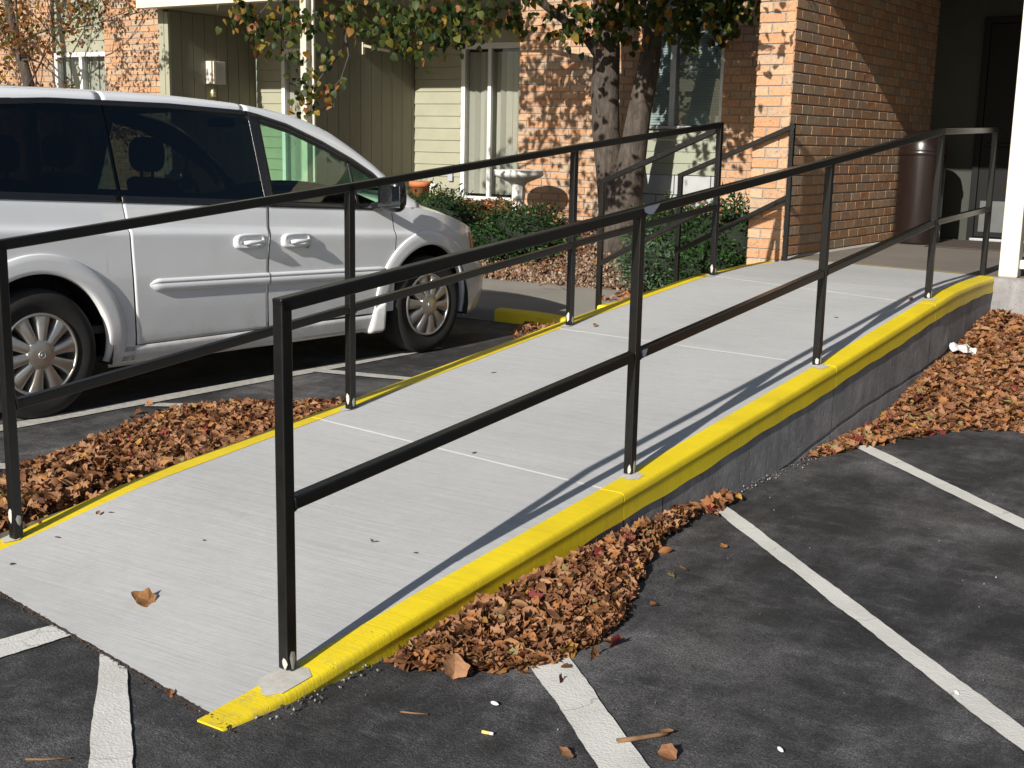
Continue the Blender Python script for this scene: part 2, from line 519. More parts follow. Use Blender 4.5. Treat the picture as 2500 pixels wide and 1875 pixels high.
# ------------------------------------------------------------------ scattered pieces (leaves, chips)
def leaf_template(kind, curl, fold):
    if kind == 'oak':
        o = [(0, -.5), (.10, -.42), (.30, -.33), (.22, -.18), (.46, -.02), (.30, .08), (.36, .28), (.16, .30), (0, .52), (-.14, .32), (-.38, .27), (-.28, .08), (-.44, -.04), (-.24, -.2), (-.28, -.34), (-.1, -.42)]
    elif kind == 'maple':
        o = [(0, -.45), (.14, -.3), (.42, -.36), (.34, -.12), (.55, .08), (.28, .12), (.22, .3), (0, .55), (-.2, .28), (-.3, .12), (-.52, .1), (-.36, -.1), (-.40, -.34), (-.14, -.3)]
    elif kind == 'oval':
        o = [(0, -.5), (.17, -.36), (.27, -.1), (.24, .15), (.12, .36), (0, .5), (-.12, .37), (-.25, .15), (-.26, -.12), (-.16, -.37)]
    else:   # heart
        o = [(0, -.40), (.16, -.5), (.36, -.42), (.44, -.18), (.36, .1), (.18, .34), (0, .55), (-.18, .34), (-.36, .1), (-.44, -.18), (-.36, -.42), (-.16, -.5)]
    mid = [(0, -.2), (0, .2)]
    V = []
    for x, y in o + mid:
        z = fold * abs(x) + curl * ((y) ** 2 - .08) + curl * .6 * x * x * (1 if y > 0 else -1)
        V.append((x, y, z))
    n = len(o)
    F = []
    for i in range(n):
        j = (i + 1) % n
        my = (o[i][1] + o[j][1]) / 2
        c = n + (1 if my > 0 else 0)
        F.append((i, j, c))
    cs = [F[i][2] for i in range(n)]          # close the two wedges left along the midrib
    for i in range(n):
        if cs[i] != cs[i - 1]:
            F.append((cs[i - 1], i, cs[i]))
    return np.array(V, float), F

def chip_template(seed):
    r = np.random.default_rng(seed)
    V = np.array([(1, 0, 0), (-1, 0, 0), (0, 1, 0), (0, -1, 0), (0, 0, .6), (0, 0, -.6), (.6, .6, .1), (-.6, .55, .1)], float) * .5
    V *= r.uniform(.7, 1.25, V.shape)
    F = [(0, 6, 4), (6, 2, 4), (2, 7, 4), (7, 1, 4), (1, 3, 4), (3, 0, 4), (6, 0, 5), (2, 6, 5), (7, 2, 5), (1, 7, 5), (3, 1, 5), (0, 3, 5)]
    return V, F

def euler_mats(rx, ry, rz):
    cx, sx, cy, sy, cz, sz = np.cos(rx), np.sin(rx), np.cos(ry), np.sin(ry), np.cos(rz), np.sin(rz)
    Rm = np.empty((len(rx), 3, 3))
    Rm[:, 0, 0] = cz * cy; Rm[:, 0, 1] = cz * sy * sx - sz * cx; Rm[:, 0, 2] = cz * sy * cx + sz * sx
    Rm[:, 1, 0] = sz * cy; Rm[:, 1, 1] = sz * sy * sx + cz * cx; Rm[:, 1, 2] = sz * sy * cx - cz * sx
    Rm[:, 2, 0] = -sy; Rm[:, 2, 1] = cy * sx; Rm[:, 2, 2] = cy * cx
    return Rm

def scatter(name, temps, mat, P, S, ROT, tone, parent=None, smooth=False):
    n = len(P)
    which = RNG.integers(0, len(temps), n)
    Vs, Ts, loops, starts, totals = [], [], [], [], []
    off = 0; ls = 0
    for k, (V, F) in enumerate(temps):
        idx = np.where(which == k)[0]
        if not len(idx): continue
        W = np.einsum('nij,vj->nvi', ROT[idx], V) * S[idx][:, None, None] + P[idx][:, None, :]
        nv = len(V)
        Vs.append(W.reshape(-1, 3)); Ts.append(np.repeat(tone[idx], nv))
        fl = np.array([i for f in F for i in f]); ft = np.array([len(f) for f in F])
        L = (fl[None, :] + (off + np.arange(len(idx)) * nv)[:, None]).reshape(-1)
        loops.append(L); totals.append(np.tile(ft, len(idx)))
        off += nv * len(idx)
    Vs = np.concatenate(Vs); loops = np.concatenate(loops); totals = np.concatenate(totals)
    starts = np.concatenate([[0], np.cumsum(totals)[:-1]])
    me = bpy.data.meshes.new(name)
    me.vertices.add(len(Vs)); me.vertices.foreach_set('co', Vs.ravel())
    me.loops.add(len(loops)); me.loops.foreach_set('vertex_index', loops.astype(np.int32))
    me.polygons.add(len(totals)); me.polygons.foreach_set('loop_start', starts.astype(np.int32)); me.polygons.foreach_set('loop_total', totals.astype(np.int32))
    me.update(calc_edges=True)
    me.materials.append(mat)
    at = me.attributes.new('tone', 'FLOAT', 'POINT'); at.data.foreach_set('value', np.concatenate(Ts).astype(np.float32))
    if smooth: me.polygons.foreach_set('use_smooth', np.ones(len(totals), bool))
    me.validate()
    return link(name, me, parent)

DEAD_T = [leaf_template(k, c, f) for k, c, f in (('oak', .5, .25), ('oak', -.5, .5), ('maple', .6, .3), ('maple', -.35, .6), ('oval', .7, .8), ('oval', -.6, .4), ('oak', .9, .1), ('oval', .3, 1.2))]
HEART_T = [leaf_template('heart', c, f) for c, f in ((.15, .15), (-.25, .25), (.3, .05))]
CHIP_T = [chip_template(i) for i in range(5)]

def in_poly(x, y, poly):
    c = np.zeros(len(x), bool); j = len(poly) - 1
    for i in range(len(poly)):
        xi, yi = poly[i]; xj, yj = poly[j]
        t = ((yi > y) != (yj > y)) & (x < (xj - xi) * (y - yi) / (yj - yi + 1e-12) + xi)
        c ^= t; j = i
    return c

def sample_poly(poly, n):
    P = np.array(poly); lo, hi = P.min(0), P.max(0)
    out = np.empty((0, 2))
    while len(out) < n:
        q = RNG.uniform(lo, hi, (n * 3, 2))
        out = np.vstack([out, q[in_poly(q[:, 0], q[:, 1], poly)]])
    return out[:n]

def poly_edge_dist(q, poly):
    d = np.full(len(q), 9.)
    for i in range(len(poly)):
        a = np.array(poly[i]); b = np.array(poly[(i + 1) % len(poly)]); ab = b - a
        t = np.clip(((q - a) @ ab) / (ab @ ab), 0, 1)
        d = np.minimum(d, np.linalg.norm(q - (a + t[:, None] * ab), axis=1))
    return d

def leaf_pile(name, poly, n, size, hfun, label, tilt=.7, z0=0., kind='stuff', cat='fallen leaves'):
    q = sample_poly(poly, n)
    ns_ = n // 170                      # strays blown off the pile's edge
    if ns_:
        q[:ns_] = np.array([poly[i] for i in RNG.integers(0, len(poly), ns_)]) + RNG.normal(0, .07, (ns_, 2))
    h = hfun(q); h[:ns_] *= .1
    lay = RNG.uniform(0, 1, n) ** .6
    P = np.column_stack([q, z0 + .008 + h * lay])
    S = size * RNG.uniform(.55, 1.25, n)
    rot = euler_mats(RNG.normal(0, tilt, n), RNG.normal(0, tilt, n), RNG.uniform(0, 6.28, n))
    o = scatter(name, DEAD_T, M['dead'], P, S, rot, RNG.uniform(0, 1, n) ** 1.15)
    return tag(o, label, cat, kind=kind)

# ================================================================== SETTING
def terrain_grid(name, xs, ys, zf, mat, kind='structure'):
    b = MB()
    b.grid([[(x, y, zf(x, y)) for y in ys] for x in xs])
    o = b.build(name, mat)
    fix_normals(o)
    if o.data.polygons[0].normal.z < 0:
        o.data.flip_normals()
    o['kind'] = kind
    return o

def frange(a, b, n):
    return [a + (b - a) * i / (n - 1) for i in range(n)]

g = MB(); g.grid([[(x, y, 0) for y in (-260, -20, 0, 6, 13, 40, 260)] for x in (-260, -30, -8, -4, 0, 8, 40, 260)], smooth=False)
go = g.build('parking_lot', M['asphalt']); fix_normals(go); go['kind'] = 'structure'
if go.data.polygons[0].normal.z < 0: go.data.flip_normals()

def stripe(pts, name='parking_stripe', mat='stripe', z=.005, n=14, rough=.0035):
    # pts: left-start, right-start, right-end, left-end ; ragged edges
    a, b_, c, d = [Vector((p[0], p[1], 0)) for p in pts]
    L = []
    for i in range(n + 1):
        t = i / n
        l = a.lerp(d, t); r = b_.lerp(c, t)
        w = (r - l).normalized()
        wob = .004 * math.sin(i * .37 + a.x * 9) * math.sin(i * .11 + 1)
        l = l + w * (random.uniform(-rough, rough) * .6 + wob); r = r + w * (random.uniform(-rough, rough) * .6 - .7 * wob)
        L.append([(l.x, l.y, z), (r.x, r.y, z)])
    m = MB(); m.grid(L, smooth=False)
    o = m.build(name, M[mat]); fix_normals(o)
    if o.data.polygons[0].normal.z < 0: o.data.flip_normals()
    o['kind'] = 'structure'
    return o

def ext(p, q, k):
    return (q[0] + (q[0] - p[0]) * k, q[1] + (q[1] - p[1]) * k)
# right-hand bays
stripe([(-1.78, 2.86), (-1.70, 2.95), ext((-1.68, 2.85), (-1.22, 2.44), 5), ext((-1.71, 2.76), (-1.30, 2.39), 5)], n=110)
stripe([(-1.97, 4.57), (-1.94, 4.64), ext((-1.94, 4.64), (-.48, 3.20), 1.6), ext((-1.97, 4.57), (-.52, 3.13), 1.6)], n=170)
stripe([(-1.80, 5.94), (-1.76, 6.02), ext((-1.76, 6.02), (-.83, 5.12), 2.5), ext((-1.80, 5.94), (-.88, 5.05), 2.5)], n=110)
# in front of the ramp
stripe([(-2.76, 2.165), (-2.62, 2.145), ext((-2.62, 2.145), (-2.17, 1.78), 2), ext((-2.76, 2.165), (-2.25, 1.72), 2)], n=50)
stripe([(-3.03, 2.225), (-2.93, 2.205), ext((-2.93, 2.205), (-2.95, 1.98), 4), ext((-3.03, 2.225), (-3.07, 2.06), 4.6)], n=50)
# access aisle beside the van
stripe([(-5.56, 1.6), (-5.44, 1.6), (-5.10, 7.05), (-5.22, 7.05)], mat='stripe_old', n=110)
for x0, y0, x1, y1 in ((-5.21, 4.50, -4.2, 5.13), (-5.20, 5.82, -4.15, 6.05), (-5.25, 2.95, -4.2, 3.52)):
    stripe([(x0, y0 - .05), (x0, y0 + .05), (x1, y1 + .05), (x1, y1 - .05)], mat='stripe_old', n=16, z=.009)

# ---- ramp
XR = [(1.9, -2.135), (2.05, -2.125), (2.32, -2.10), (4.09, -1.995), (5.88, -1.905), (7.6, -1.84), (8.95, -1.835)]
XL = [(2.2, -3.81), (2.5, -3.80), (4.26, -3.715), (6.1, -3.645), (7.75, -3.53), (9.03, -3.485)]
def xr(y): return interp(y, XR)
def xl(y): return interp(y, XL)
def zd(y, x=None):
    z = zd0(y)
    if x is not None:
        f = yfront(x)
        k = min(1, max(0, 1 - (y - f) / .9)); k = k * k * (3 - 2 * k)
        z -= max(0, zd0(f) - .0055) * k
    return z
def zd0(y): return interp(y, [(1.9, .012), (2.03, .016), (2.32, .046), (7.55, .563), (7.9, .590), (8.4, .600), (20, .600)])
def yfront(x): return 2.05 - .19 * (x + 2.13)
KW = .098                             # width of the painted edge

ramp_t = thing('wheelchair_ramp', 'pale concrete wheelchair ramp with yellow painted edges climbing to the entrance', 'ramp', (-2.8, 5.2, 0))
RL = Vector((-2.8, 5.2, 0))
def rb(mb, name, mat, parent=None, **k):
    """build in world numbers, but parented to the ramp's base"""
    mb.v = [(v[0] - RL.x, v[1] - RL.y, v[2] - RL.z) for v in mb.v]
    return mb.build(name, mat, parent or ramp_t, **k)

def slab(y0f, y1f, name='deck_slab', mat='concrete', n=24, m=7):
    """deck between two joint lines given as functions of x"""
    b = MB()
    top = []
    for i in range(n + 1):
        t = i / n
        row = []
        for j in range(m + 1):
            s = j / m
            y = y0f(-2.8) * (1 - t) + y1f(-2.8) * t
            x = (xl(y) + KW) * (1 - s) + (xr(y) - KW) * s
            yy = y0f(x) * (1 - t) + y1f(x) * t
            x = (xl(yy) + KW) * (1 - s) + (xr(yy) - KW) * s
            z = zd(yy, x) - (.002 if (i in (0, n)) else 0)
            row.append((x, yy, z))
        top.append(row)
    # rounded joint edge: squeeze rows next to the joint
    for row, ref in ((1, 0), (n - 1, n)):
        for j in range(m + 1):
            p, q = Vector(top[ref][j]), Vector(top[row][j])
            d = (q - p); d.z = 0
            v = p + d.normalized() * .005
            top[row][j] = (v.x, v.y, zd(v.y, v.x))
    b.grid(top, smooth=False)
    lo = [[(x, y, -.10) for x, y, z in top[0]], [(x, y, z) for x, y, z in top[0]]]
    hi = [[(x, y, z) for x, y, z in top[-1]], [(x, y, -.10) for x, y, z in top[-1]]]
    b.grid(lo, smooth=False); b.grid(hi, smooth=False)
    o = rb(b, name, M[mat]); fix_normals(o)
    if sum(p.normal.z * p.area for p in o.data.polygons) < 0: o.data.flip_normals()
    return o

J = [lambda x: yfront(x), lambda x: 3.905 - .115 * (x + 2.11), lambda x: 5.895 - .08 * (x + 2.01), lambda x: 7.43 - .225 * (x + 1.83), lambda x: 8.98 - .20 * (x + 2.0)]
gap = .0012
for k in range(4):
    slab((lambda f: (lambda x: f(x) + gap))(J[k]), (lambda f: (lambda x: f(x) - gap))(J[k + 1]))

def edge_profile(side, y, depth=.102):
    x = xr(y) if side > 0 else xl(y)
    z = zd(y, x); s = side
    r = .017
    pts = [(x - s * KW, z + .0015), (x - s * r, z + .0015)]
    for a in (30, 60, 90):
        pts.append((x - s * r * (1 - math.sin(R(a))), z + .0015 - r * (1 - math.cos(R(a)))))
    zb = z - depth + .004 * math.sin(y * 5.3) + .0025 * math.sin(y * 19)
    pts += [(x + s * .0022, z - .027), (x + s * .0022, z - .031), (x + s * .0002, z - .035), (x + s * .000, z - .06), (x + s * .002, zb)]
    return [(px_, y, pz) for px_, pz in pts]

def edge_piece(side, y0, y1):
    b = MB(); n = max(4, int((y1 - y0) / .04))
    rows = [edge_profile(side, y0 + (y1 - y0) * i / n) for i in range(n + 1)]
    # closing faces at the joints
    for ref in (0, -1):
        c = rows[ref]
    b.grid(rows)
    for ref in (0, -1):
        k = len(b.v)
        c = list(rows[ref]); b.add(c + [(c[0][0], c[0][1], c[0][2] - .05)], [tuple(range(len(c) + 1))], 0)
    o = rb(b, 'painted_edge', M['yellow']); fix_normals(o)
    return o
def cut(side, k):
    x = -2.0 if side > 0 else -3.65
    return J[k](x)
for side in (1, -1):
    ys = [cut(side, k) for k in range(4)] + [8.96 if side > 0 else 7.72]
    if side < 0: ys[0] = yfront(-3.75)
    if side > 0: ys[0] = 2.03
    for k in range(4):
        edge_piece(side, ys[k] + (.003 if k else 0), ys[k + 1] - .003)
# yellow nosing between the two upper posts on the stair side
b = MB(); b.grid([[(xl(y) + .02, y, zd(y) + .0015) for y in (7.95, 8.9)], [(xl(y) + .10, y, zd(y) + .0015) for y in (7.95, 8.9)]])
b.grid([[(xl(y) + .018, y, zd(y) - .05) for y in (7.95, 8.9)], [(xl(y) + .02, y, zd(y) + .0015) for y in (7.95, 8.9)]], smooth=False)
fix_normals(rb(b, 'painted_edge', M['yellow']))
# thin yellow line on the seam of ramp and landing
b = MB(); b.grid([[(x, J[4](x) + d, .6045) for d in (-.002, .020)] for x in frange(-3.38, -2.05, 8)], smooth=False)
o = rb(b, 'painted_line', M['yellow']); fix_normals(o)
if o.data.polygons[0].normal.z < 0: o.data.flip_normals()

def side_wall(side, y0, y1):
    b = MB(); n = max(3, int((y1 - y0) / .08))
    rows = []
    for i in range(n + 1):
        y = y0 + (y1 - y0) * i / n
        x = xr(y) if side > 0 else xl(y)
        z = zd(y)
        foot = max(-.05, z - .335 + .018 * math.sin(y * 2.3) + .003 * math.sin(y * 17))
        pr = .010 + .002 * math.sin(y * 7)
        xo = -side * .004
        pts = [(x + xo, y, z - .02), (x + xo, y, foot + .004), (x + xo - side * .010, y, foot), (x + xo - side * .010, y, foot - .012), (x + xo - side * .002, y, foot - .02), (x + side * .006, y, -.12)]
        rows.append(pts)
    b.grid(rows, smooth=False)
    o = rb(b, 'side_wall', M['wallconc']); fix_normals(o)
    return o
for y0, y1 in ((2.06, 3.90), (3.905, 4.19), (4.195, 5.89), (5.895, 7.42), (7.425, 8.95)):
    side_wall(1, y0, y1)
for y0, y1 in ((2.38, 4.1), (4.105, 6.03), (6.035, 7.75)):
    side_wall(-1, y0, y1)
# solid core under the deck
b = MB()
for y0, y1 in ((3.0, 4), (4, 6), (6, 8), (8, 8.95)):
    b.hexa([(xl(y0) + .05, y0, -.1), (xr(y0) - .05, y0, -.1), (xr(y1) - .05, y1, -.1), (xl(y1) + .05, y1, -.1),
            (xl(y0) + .05, y0, zd(y0) - .03), (xr(y0) - .05, y0, zd(y0) - .03), (xr(y1) - .05, y1, zd(y1) - .03), (xl(y1) + .05, y1, zd(y1) - .03)])
rb(b, 'core', M['wallconc'])

RP = [(-2.189, 2.323), (-2.086, 4.086), (-1.999, 5.880), (-1.933, 7.616), (-1.925, 8.99)]
LP = [(-3.735, 2.60), (-3.605, 4.262), (-3.536, 6.105), (-3.414, 7.802)]
def grout(x, y, r, sx=1., sy=1., seed=0):
    rr = random.Random(seed); b = MB(); k = 18
    vs = [(x, y, zd(y, x) + .006)]
    for i in range(k):
        a = 2 * math.pi * i / k; q = r * rr.uniform(.82, 1.15)
        px_, py_ = x + q * math.cos(a) * sx, y + q * math.sin(a) * sy
        px_ = min(px_, xr(py_) - .012) if x > -3 else max(px_, xl(py_) + .012)
        vs.append((px_, py_, zd(py_, px_) + .0035))
    b.add(vs, [(0, 1 + i, 1 + (i + 1) % k) for i in range(k)], 0, .5, True)
    rb(b, 'grout_patch', M['grout'])
for i, (x, y) in enumerate(RP[:4]):
    grout(x + (.02 if i else .03), y - (.02 if i else .04), .040 if i else .068, 1.0, 1.15, i)
for i, (x, y) in enumerate(LP):
    grout(x - .015, y - .01, .036, 1., 1., 20 + i)

# ---- entrance landing (old concrete)
b = MB()
yj = [J[4](x) for x in (-3.48, -1.84)]
b.hexa([(-3.48, yj[0], -.1), (-1.86, yj[1], -.1), (-1.86, 13.0, -.1), (-3.48, 13.0, -.1), (-3.48, yj[0], .602), (-1.86, yj[1], .602), (-1.86, 13.0, .602), (-3.48, 13.0, .602)])
b.box((-1.857, 8.955, -.1), (2.5, 13.0, .602))
lo_ = b.build('landing', M['old_concrete'], None, .006); lo_['kind'] = 'structure'
b = MB()
b.box((-2.06, 8.93, -.1), (-1.30, 8.952, .595))
o = b.build('landing_face', M['wallconc']); o['kind'] = 'structure'

# ---- steps down to the walk on the far side
st = thing('concrete_steps', 'short flight of concrete steps with yellow nosing beside the ramp', 'steps', (-3.9, 8.4, .12))
for i, (x1, x0, z) in enumerate(((-3.49, -3.80, .455), (-3.80, -4.24, .315))):
    b = MB(); b.box((x0 + 3.9, 7.74 - 8.4, -.2), (x1 + 3.9, 9.1 - 8.4, z - .12)); b.build('step', M['old_concrete'], st, .012)
b = MB(); b.box((-4.26 + 3.9, 7.72 - 8.4, .06), (-4.05 + 3.9, 9.1 - 8.4, .317 - .12)); b.build('nosing', M['yellow'], st, .02, 3)

# ---- front walk with kerb
def zk(x): return interp(x, [(-30, .10), (-5.2, .10), (-4.95, .085), (-4.7, .03), (-4.2, .02), (-3.4, .02)])
def walkz(x, y): return interp(y, [(8.5, zk(x)), (9.2, .105), (10.1, .125)])
xs = frange(-30, -8, 12) + frange(-7.5, -3.5, 26)
sw = terrain_grid('sidewalk', xs, [8.49] + frange(8.56, 10.08, 9), walkz, M['walk'])
b = MB()
rows = []
for x in xs:
    z = zk(x)
    rows.append([(x, 8.40, -.05), (x, 8.405, max(.0, z - .03)), (x, 8.415, z - .008), (x, 8.44, z + .002), (x, 8.50, z + .003)])
cut_i = [i for i, x in enumerate(xs) if x > -5.45][0]
b.grid(rows[cut_i - 1:])
o = b.build('painted_kerb', M['yellow']); fix_normals(o); o['kind'] = 'structure'
b = MB(); b.grid(rows[:cut_i]); o = b.build('kerb', M['walk']); fix_normals(o); o['kind'] = 'structure'

# ---- planting bed rising to the building
def bedz(x, y):
    base = interp(y, [(10.0, .11), (10.15, .14), (11.55, .62), (13.2, .70)])
    return base + .018 * math.sin(x * 5.1 + y * 3) + .014 * math.sin(x * 11 - y * 7) if y > 10.08 else base
bed = terrain_grid('planting_bed', frange(-20, -3.6, 110), frange(10.03, 13.0, 24), bedz, M['soil'])
b = MB(); b.box((-4.26, 9.1, -.1), (-3.6, 10.1, .14)); o = b.build('planting_bed_end', M['soil']); o['kind'] = 'structure'

# ---- sloping bed to the right of the ramp (covered by leaves)
RB = [(-1.95, 5.55), (-1.80, 6.02), (-1.66, 6.40), (-1.45, 6.75), (-1.20, 7.00), (-.6, 7.35), (.6, 7.7), (2.5, 7.9), (2.5, 9.0), (-1.3, 8.95), (-1.84, 8.95), (-1.86, 7.2)]
def rbz(x, y):
    d = interp(y + (x + 1.9) * -.62, [(6.0, -.03), (6.48, .0), (6.9, .09), (8.0, .25), (8.95, .36), (12, .40)])
    return max(-.03, d) + (.012 * math.sin(x * 9 + y * 5) if d > .03 else 0)
xs2 = frange(-1.9, 2.5, 60); ys2 = frange(5.5, 8.95, 46)
mound = terrain_grid('leafy_bed', xs2, ys2, rbz, M['soil'])

# ================================================================== RAILINGS
W = .036
def railing(name, label, posts, tops, segs, group='black steel handrails along the ramp and steps', chips=()):
    """posts: (x,y,zbase,ztop); segs: pairs of post numbers joined by a top and a middle rail"""
    bx, by, bz = posts[0][:3]
    t = thing(name, label, 'railing', (bx, by, bz), 0, group)
    O = Vector((bx, by, bz))
    dirv = Vector((posts[1][0] - posts[0][0], posts[1][1] - posts[0][1], 0)).normalized() if len(posts) > 1 else Vector((0, 1, 0))
    ang = math.atan2(dirv.y, dirv.x)
    objs = []
    for x, y, z0, z1 in posts:
        b = MB(); b.box((-W / 2, -W / 2, 0), (W / 2, W / 2, z1 - z0 - .001))
        o = b.build('post', M['black'], t, .004)
        o.location = Vector((x, y, z0)) - O; o.rotation_euler = (0, 0, ang)
        objs.append(o)
    def rail(nm, a, c, za, zc, e0, e1, down=0):
        A = Vector((posts[a][0], posts[a][1], za)); C = Vector((posts[c][0], posts[c][1], zc))
        d = (C - A).normalized()
        A = A + d * e0; C = C + d * e1
        b = MB(); b.bar(A - O, C - O, W, W)
        return b.build(nm, M['black'], t, .004)
    for a, c in segs:
        za, zc = posts[a][3], posts[c][3]
        rail('top_rail', a, c, za - W / 2 + .003, zc - W / 2 + .003, -W / 2 if a == segs[0][0] else .002, W / 2)
        ma = posts[a][2] + .455 * (posts[a][3] - posts[a][2]); mc = posts[c][2] + .455 * (posts[c][3] - posts[c][2])
        rail('middle_rail', a, c, ma, mc, W / 2, -W / 2)
    return t, O, objs

def P4(l, dz=-.03):
    return [(x, y, zd(y) + .002, zd(y) + 1.0) for x, y in l]
near_t, nO, nP = railing('handrail', 'black square tube handrail with grey bare patch along the near yellow ramp edge', P4(RP), None, [(0, 1), (1, 2), (2, 3), (3, 4)])
LPz = [(x, y, zd(y, x) + .002, zd(y) + 1.012) for x, y in LP]
far_t, fO, fP = railing('handrail', 'black square tube handrail along the far ramp edge in front of the van', LPz, None, [(0, 1), (1, 2), (2, 3)])
Q4 = LPz[3]; Q5 = (-3.374, 9.033, .603, 1.618)
def stair_rail(q, t, label, own_post):
    b0 = (q[0], q[1], q[2], q[3]); b1 = (t[0], t[1], .14, t[2])
    O = Vector((t[0], t[1], .14))
    th = thing('step_handrail', label, 'railing', O, 0, 'black steel handrails along the ramp and steps')
    for (x, y, z0, z1) in ([b1, b0] if own_post else [b1]):
        m = MB(); m.box((x - W / 2, y - W / 2, z0), (x + W / 2, y + W / 2, z1)); m.v = [tuple(Vector(v) - O) for v in m.v]
        m.build('post', M['black'], th, .004)
    off = 0 if own_post else -W / 2
    for nm, f0, f1 in (('top_rail', 1, 1), ('middle_rail', .47, .44)):
        za = b1[2] + (b1[3] - b1[2]) * f1 - (W / 2 if f1 == 1 else 0); zc = b0[2] + (b0[3] - b0[2]) * f0 - (W / 2 + (.03 if not own_post else 0) if f0 == 1 else 0)
        m = MB(); m.bar(Vector((b1[0] - W / 2 if f1 == 1 else b1[0], b1[1], za)) - O, Vector((b0[0] + off + (W / 2 if own_post and f0 == 1 else 0), b0[1], zc)) - O, W * .95, W)
        m.build(nm, M['black'], th, .004)
    return th
stair_rail(Q4, (-4.285, 7.802, 1.19), 'short black handrail sloping down the steps nearest the tree trunk', False)
stair_rail(Q5, (-4.265, 9.033, 1.22), 'short black handrail sloping down the steps beside the brick pillar', True)

# bare patches and chips on posts and rails
def chip(parent_o, centre, size, nrm, seed, mat='bare', name='paint_chip'):
    """small irregular flake lying on a face of a post or rail (world numbers)"""
    rr = random.Random(seed)
    n = Vector(nrm).normalized(); u = Vector((0, 0, 1)).cross(n)
    if u.length < .1: u = Vector((1, 0, 0))
    u.normalize(); w = n.cross(u)
    k = 9; c = Vector(centre) + n * .0015
    b = MB(); vs = [c + n * .001]
    for i in range(k):
        a = 2 * math.pi * i / k
        vs.append(c + u * math.cos(a) * size[0] * rr.uniform(.65, 1.15) + w * math.sin(a) * size[1] * rr.uniform(.65, 1.15))
    b.add(vs, [(0, 1 + i, 1 + (i + 1) % k) for i in range(k)])
    bpy.context.view_layer.update()
    inv = parent_o.matrix_world.inverted()
    b.v = [tuple(inv @ Vector(v)) for v in b.v]
    return b.build(name, M[mat], parent_o)
def chips():
    for i, (x, y) in enumerate(RP[:4]):
        d = Vector((.047, 1, 0)).normalized(); sidev = Vector((d.y, -d.x, 0))
        c = Vector((x, y, zd(y) + .03))
        chip(nP[i], c + sidev * (W / 2), (.012, .028), sidev, 60 + i, 'grout')
        chip(nP[i], c - d * (W / 2) + Vector((.008, 0, -.008)), (.010, .018), -d, 70 + i, 'grout')
    for i, (x, y) in enumerate(LP):
        d = Vector((.047, 1, 0)).normalized(); sidev = Vector((d.y, -d.x, 0))
        c = Vector((x, y, zd(y) + .05))
        chip(fP[i], c - d * (W / 2), (.011, .03), -d, 80 + i, 'grout')
        chip(fP[i], c + sidev * (W / 2) + Vector((0, 0, -.015)), (.012, .02), sidev, 90 + i, 'grout')
    # big bare patch where the second near post meets the top rail, and one on the middle rail
    d = Vector((.047, 1, .0985)).normalized(); sidev = Vector((1, -.047, 0)).normalized()
    x, y = RP[1]
    rails = [o for o in near_t.children if o.name.startswith('top_rail')]
    mids = [o for o in near_t.children if o.name.startswith('middle_rail')]
    def patch(par, c, l, h, seed):
        rr = random.Random(seed); b = MB()
        up = sidev.cross(d).normalized()
        if up.z < 0: up = -up
        vs = [c + sidev * (W / 2 + .0015) + d * p * l + up * q * h for p, q in ((-.5, .42), (-.2, .5), (.3, .46), (.52, .48), (.38, .1), (.22, -.2), (.10, -.46), (-.18, -.4), (-.4, -.1))]
        b.add(vs, [tuple(range(len(vs)))])
        b.v = [tuple(par.matrix_world.inverted() @ Vector(v)) for v in b.v]
        b.build('bare_patch', M['bare'], par)
    bpy.context.view_layer.update()
    patch(rails[1], Vector((x, y, zd(y) + 1.0 - W / 2 + .004)) + d * .055, .12, W * .95, 1)
    patch(mids[1], Vector((x, y, zd(y) + .455)) + d * .045, .045, W * .9, 2)
chips()

# ================================================================== BUILDING
YF, YB2, YL = 11.6, 12.85, 11.28           # brick front, patio back wall, left brick front
bl = thing('apartment_building', 'two tone brick and olive board apartment building behind the parking lot', 'building', (-10, 12, .6))
BO = Vector((-10, 12, .6))
def bb(mb, name, mat, parent=None, **k):
    par = parent or bl
    off = BO
    mb.v = [(v[0] - off.x, v[1] - off.y, v[2] - off.z) for v in mb.v]
    return mb.build(name, mat, par, **k)

BL, BH, BJ, BD = .203, .066, .010, .055
class Bricks:
    """brick courses on a vertical plane; axis: unit vector along the wall, nrm: outward"""
    var = {}
    @classmethod
    def mesh(cls, l, i):
        key = (round(l, 3), i)
        if key not in cls.var:
            rr = random.Random(i * 7 + int(l * 1000)); b = MB(); tone = (i + .5) / 14
            h, d = BH, BD
            j = lambda a: rr.uniform(-a, a)
            pts = [(-l / 2, -d, -h / 2), (l / 2, -d, -h / 2), (l / 2, 0, -h / 2), (-l / 2, 0, -h / 2), (-l / 2, -d, h / 2), (l / 2, -d, h / 2), (l / 2, 0, h / 2), (-l / 2, 0, h / 2)]
            # front face at y=-d with a chamfered rim
            c = .0035
            f = [(-l / 2 + c + j(.002), -d - .004 - j(.0009), -h / 2 + c + j(.0015)), (l / 2 - c + j(.002), -d - .004 - j(.0009), -h / 2 + c + j(.0015)), (l / 2 - c + j(.002), -d - .004 - j(.0009), h / 2 - c + j(.0015)), (-l / 2 + c + j(.002), -d - .004 - j(.0009), h / 2 - c + j(.0015))]
            vs = pts + f
            fs = [(0, 1, 9, 8), (1, 5, 10, 9), (5, 4, 11, 10), (4, 0, 8, 11), (8, 9, 10, 11), (1, 2, 6, 5), (0, 4, 7, 3), (4, 5, 6, 7), (0, 3, 2, 1)]
            b.add(vs, fs, 0, tone)
            cls.var[key] = (b.mesh('brick', M['brick']), vs, fs, tone)
        return cls.var[key]

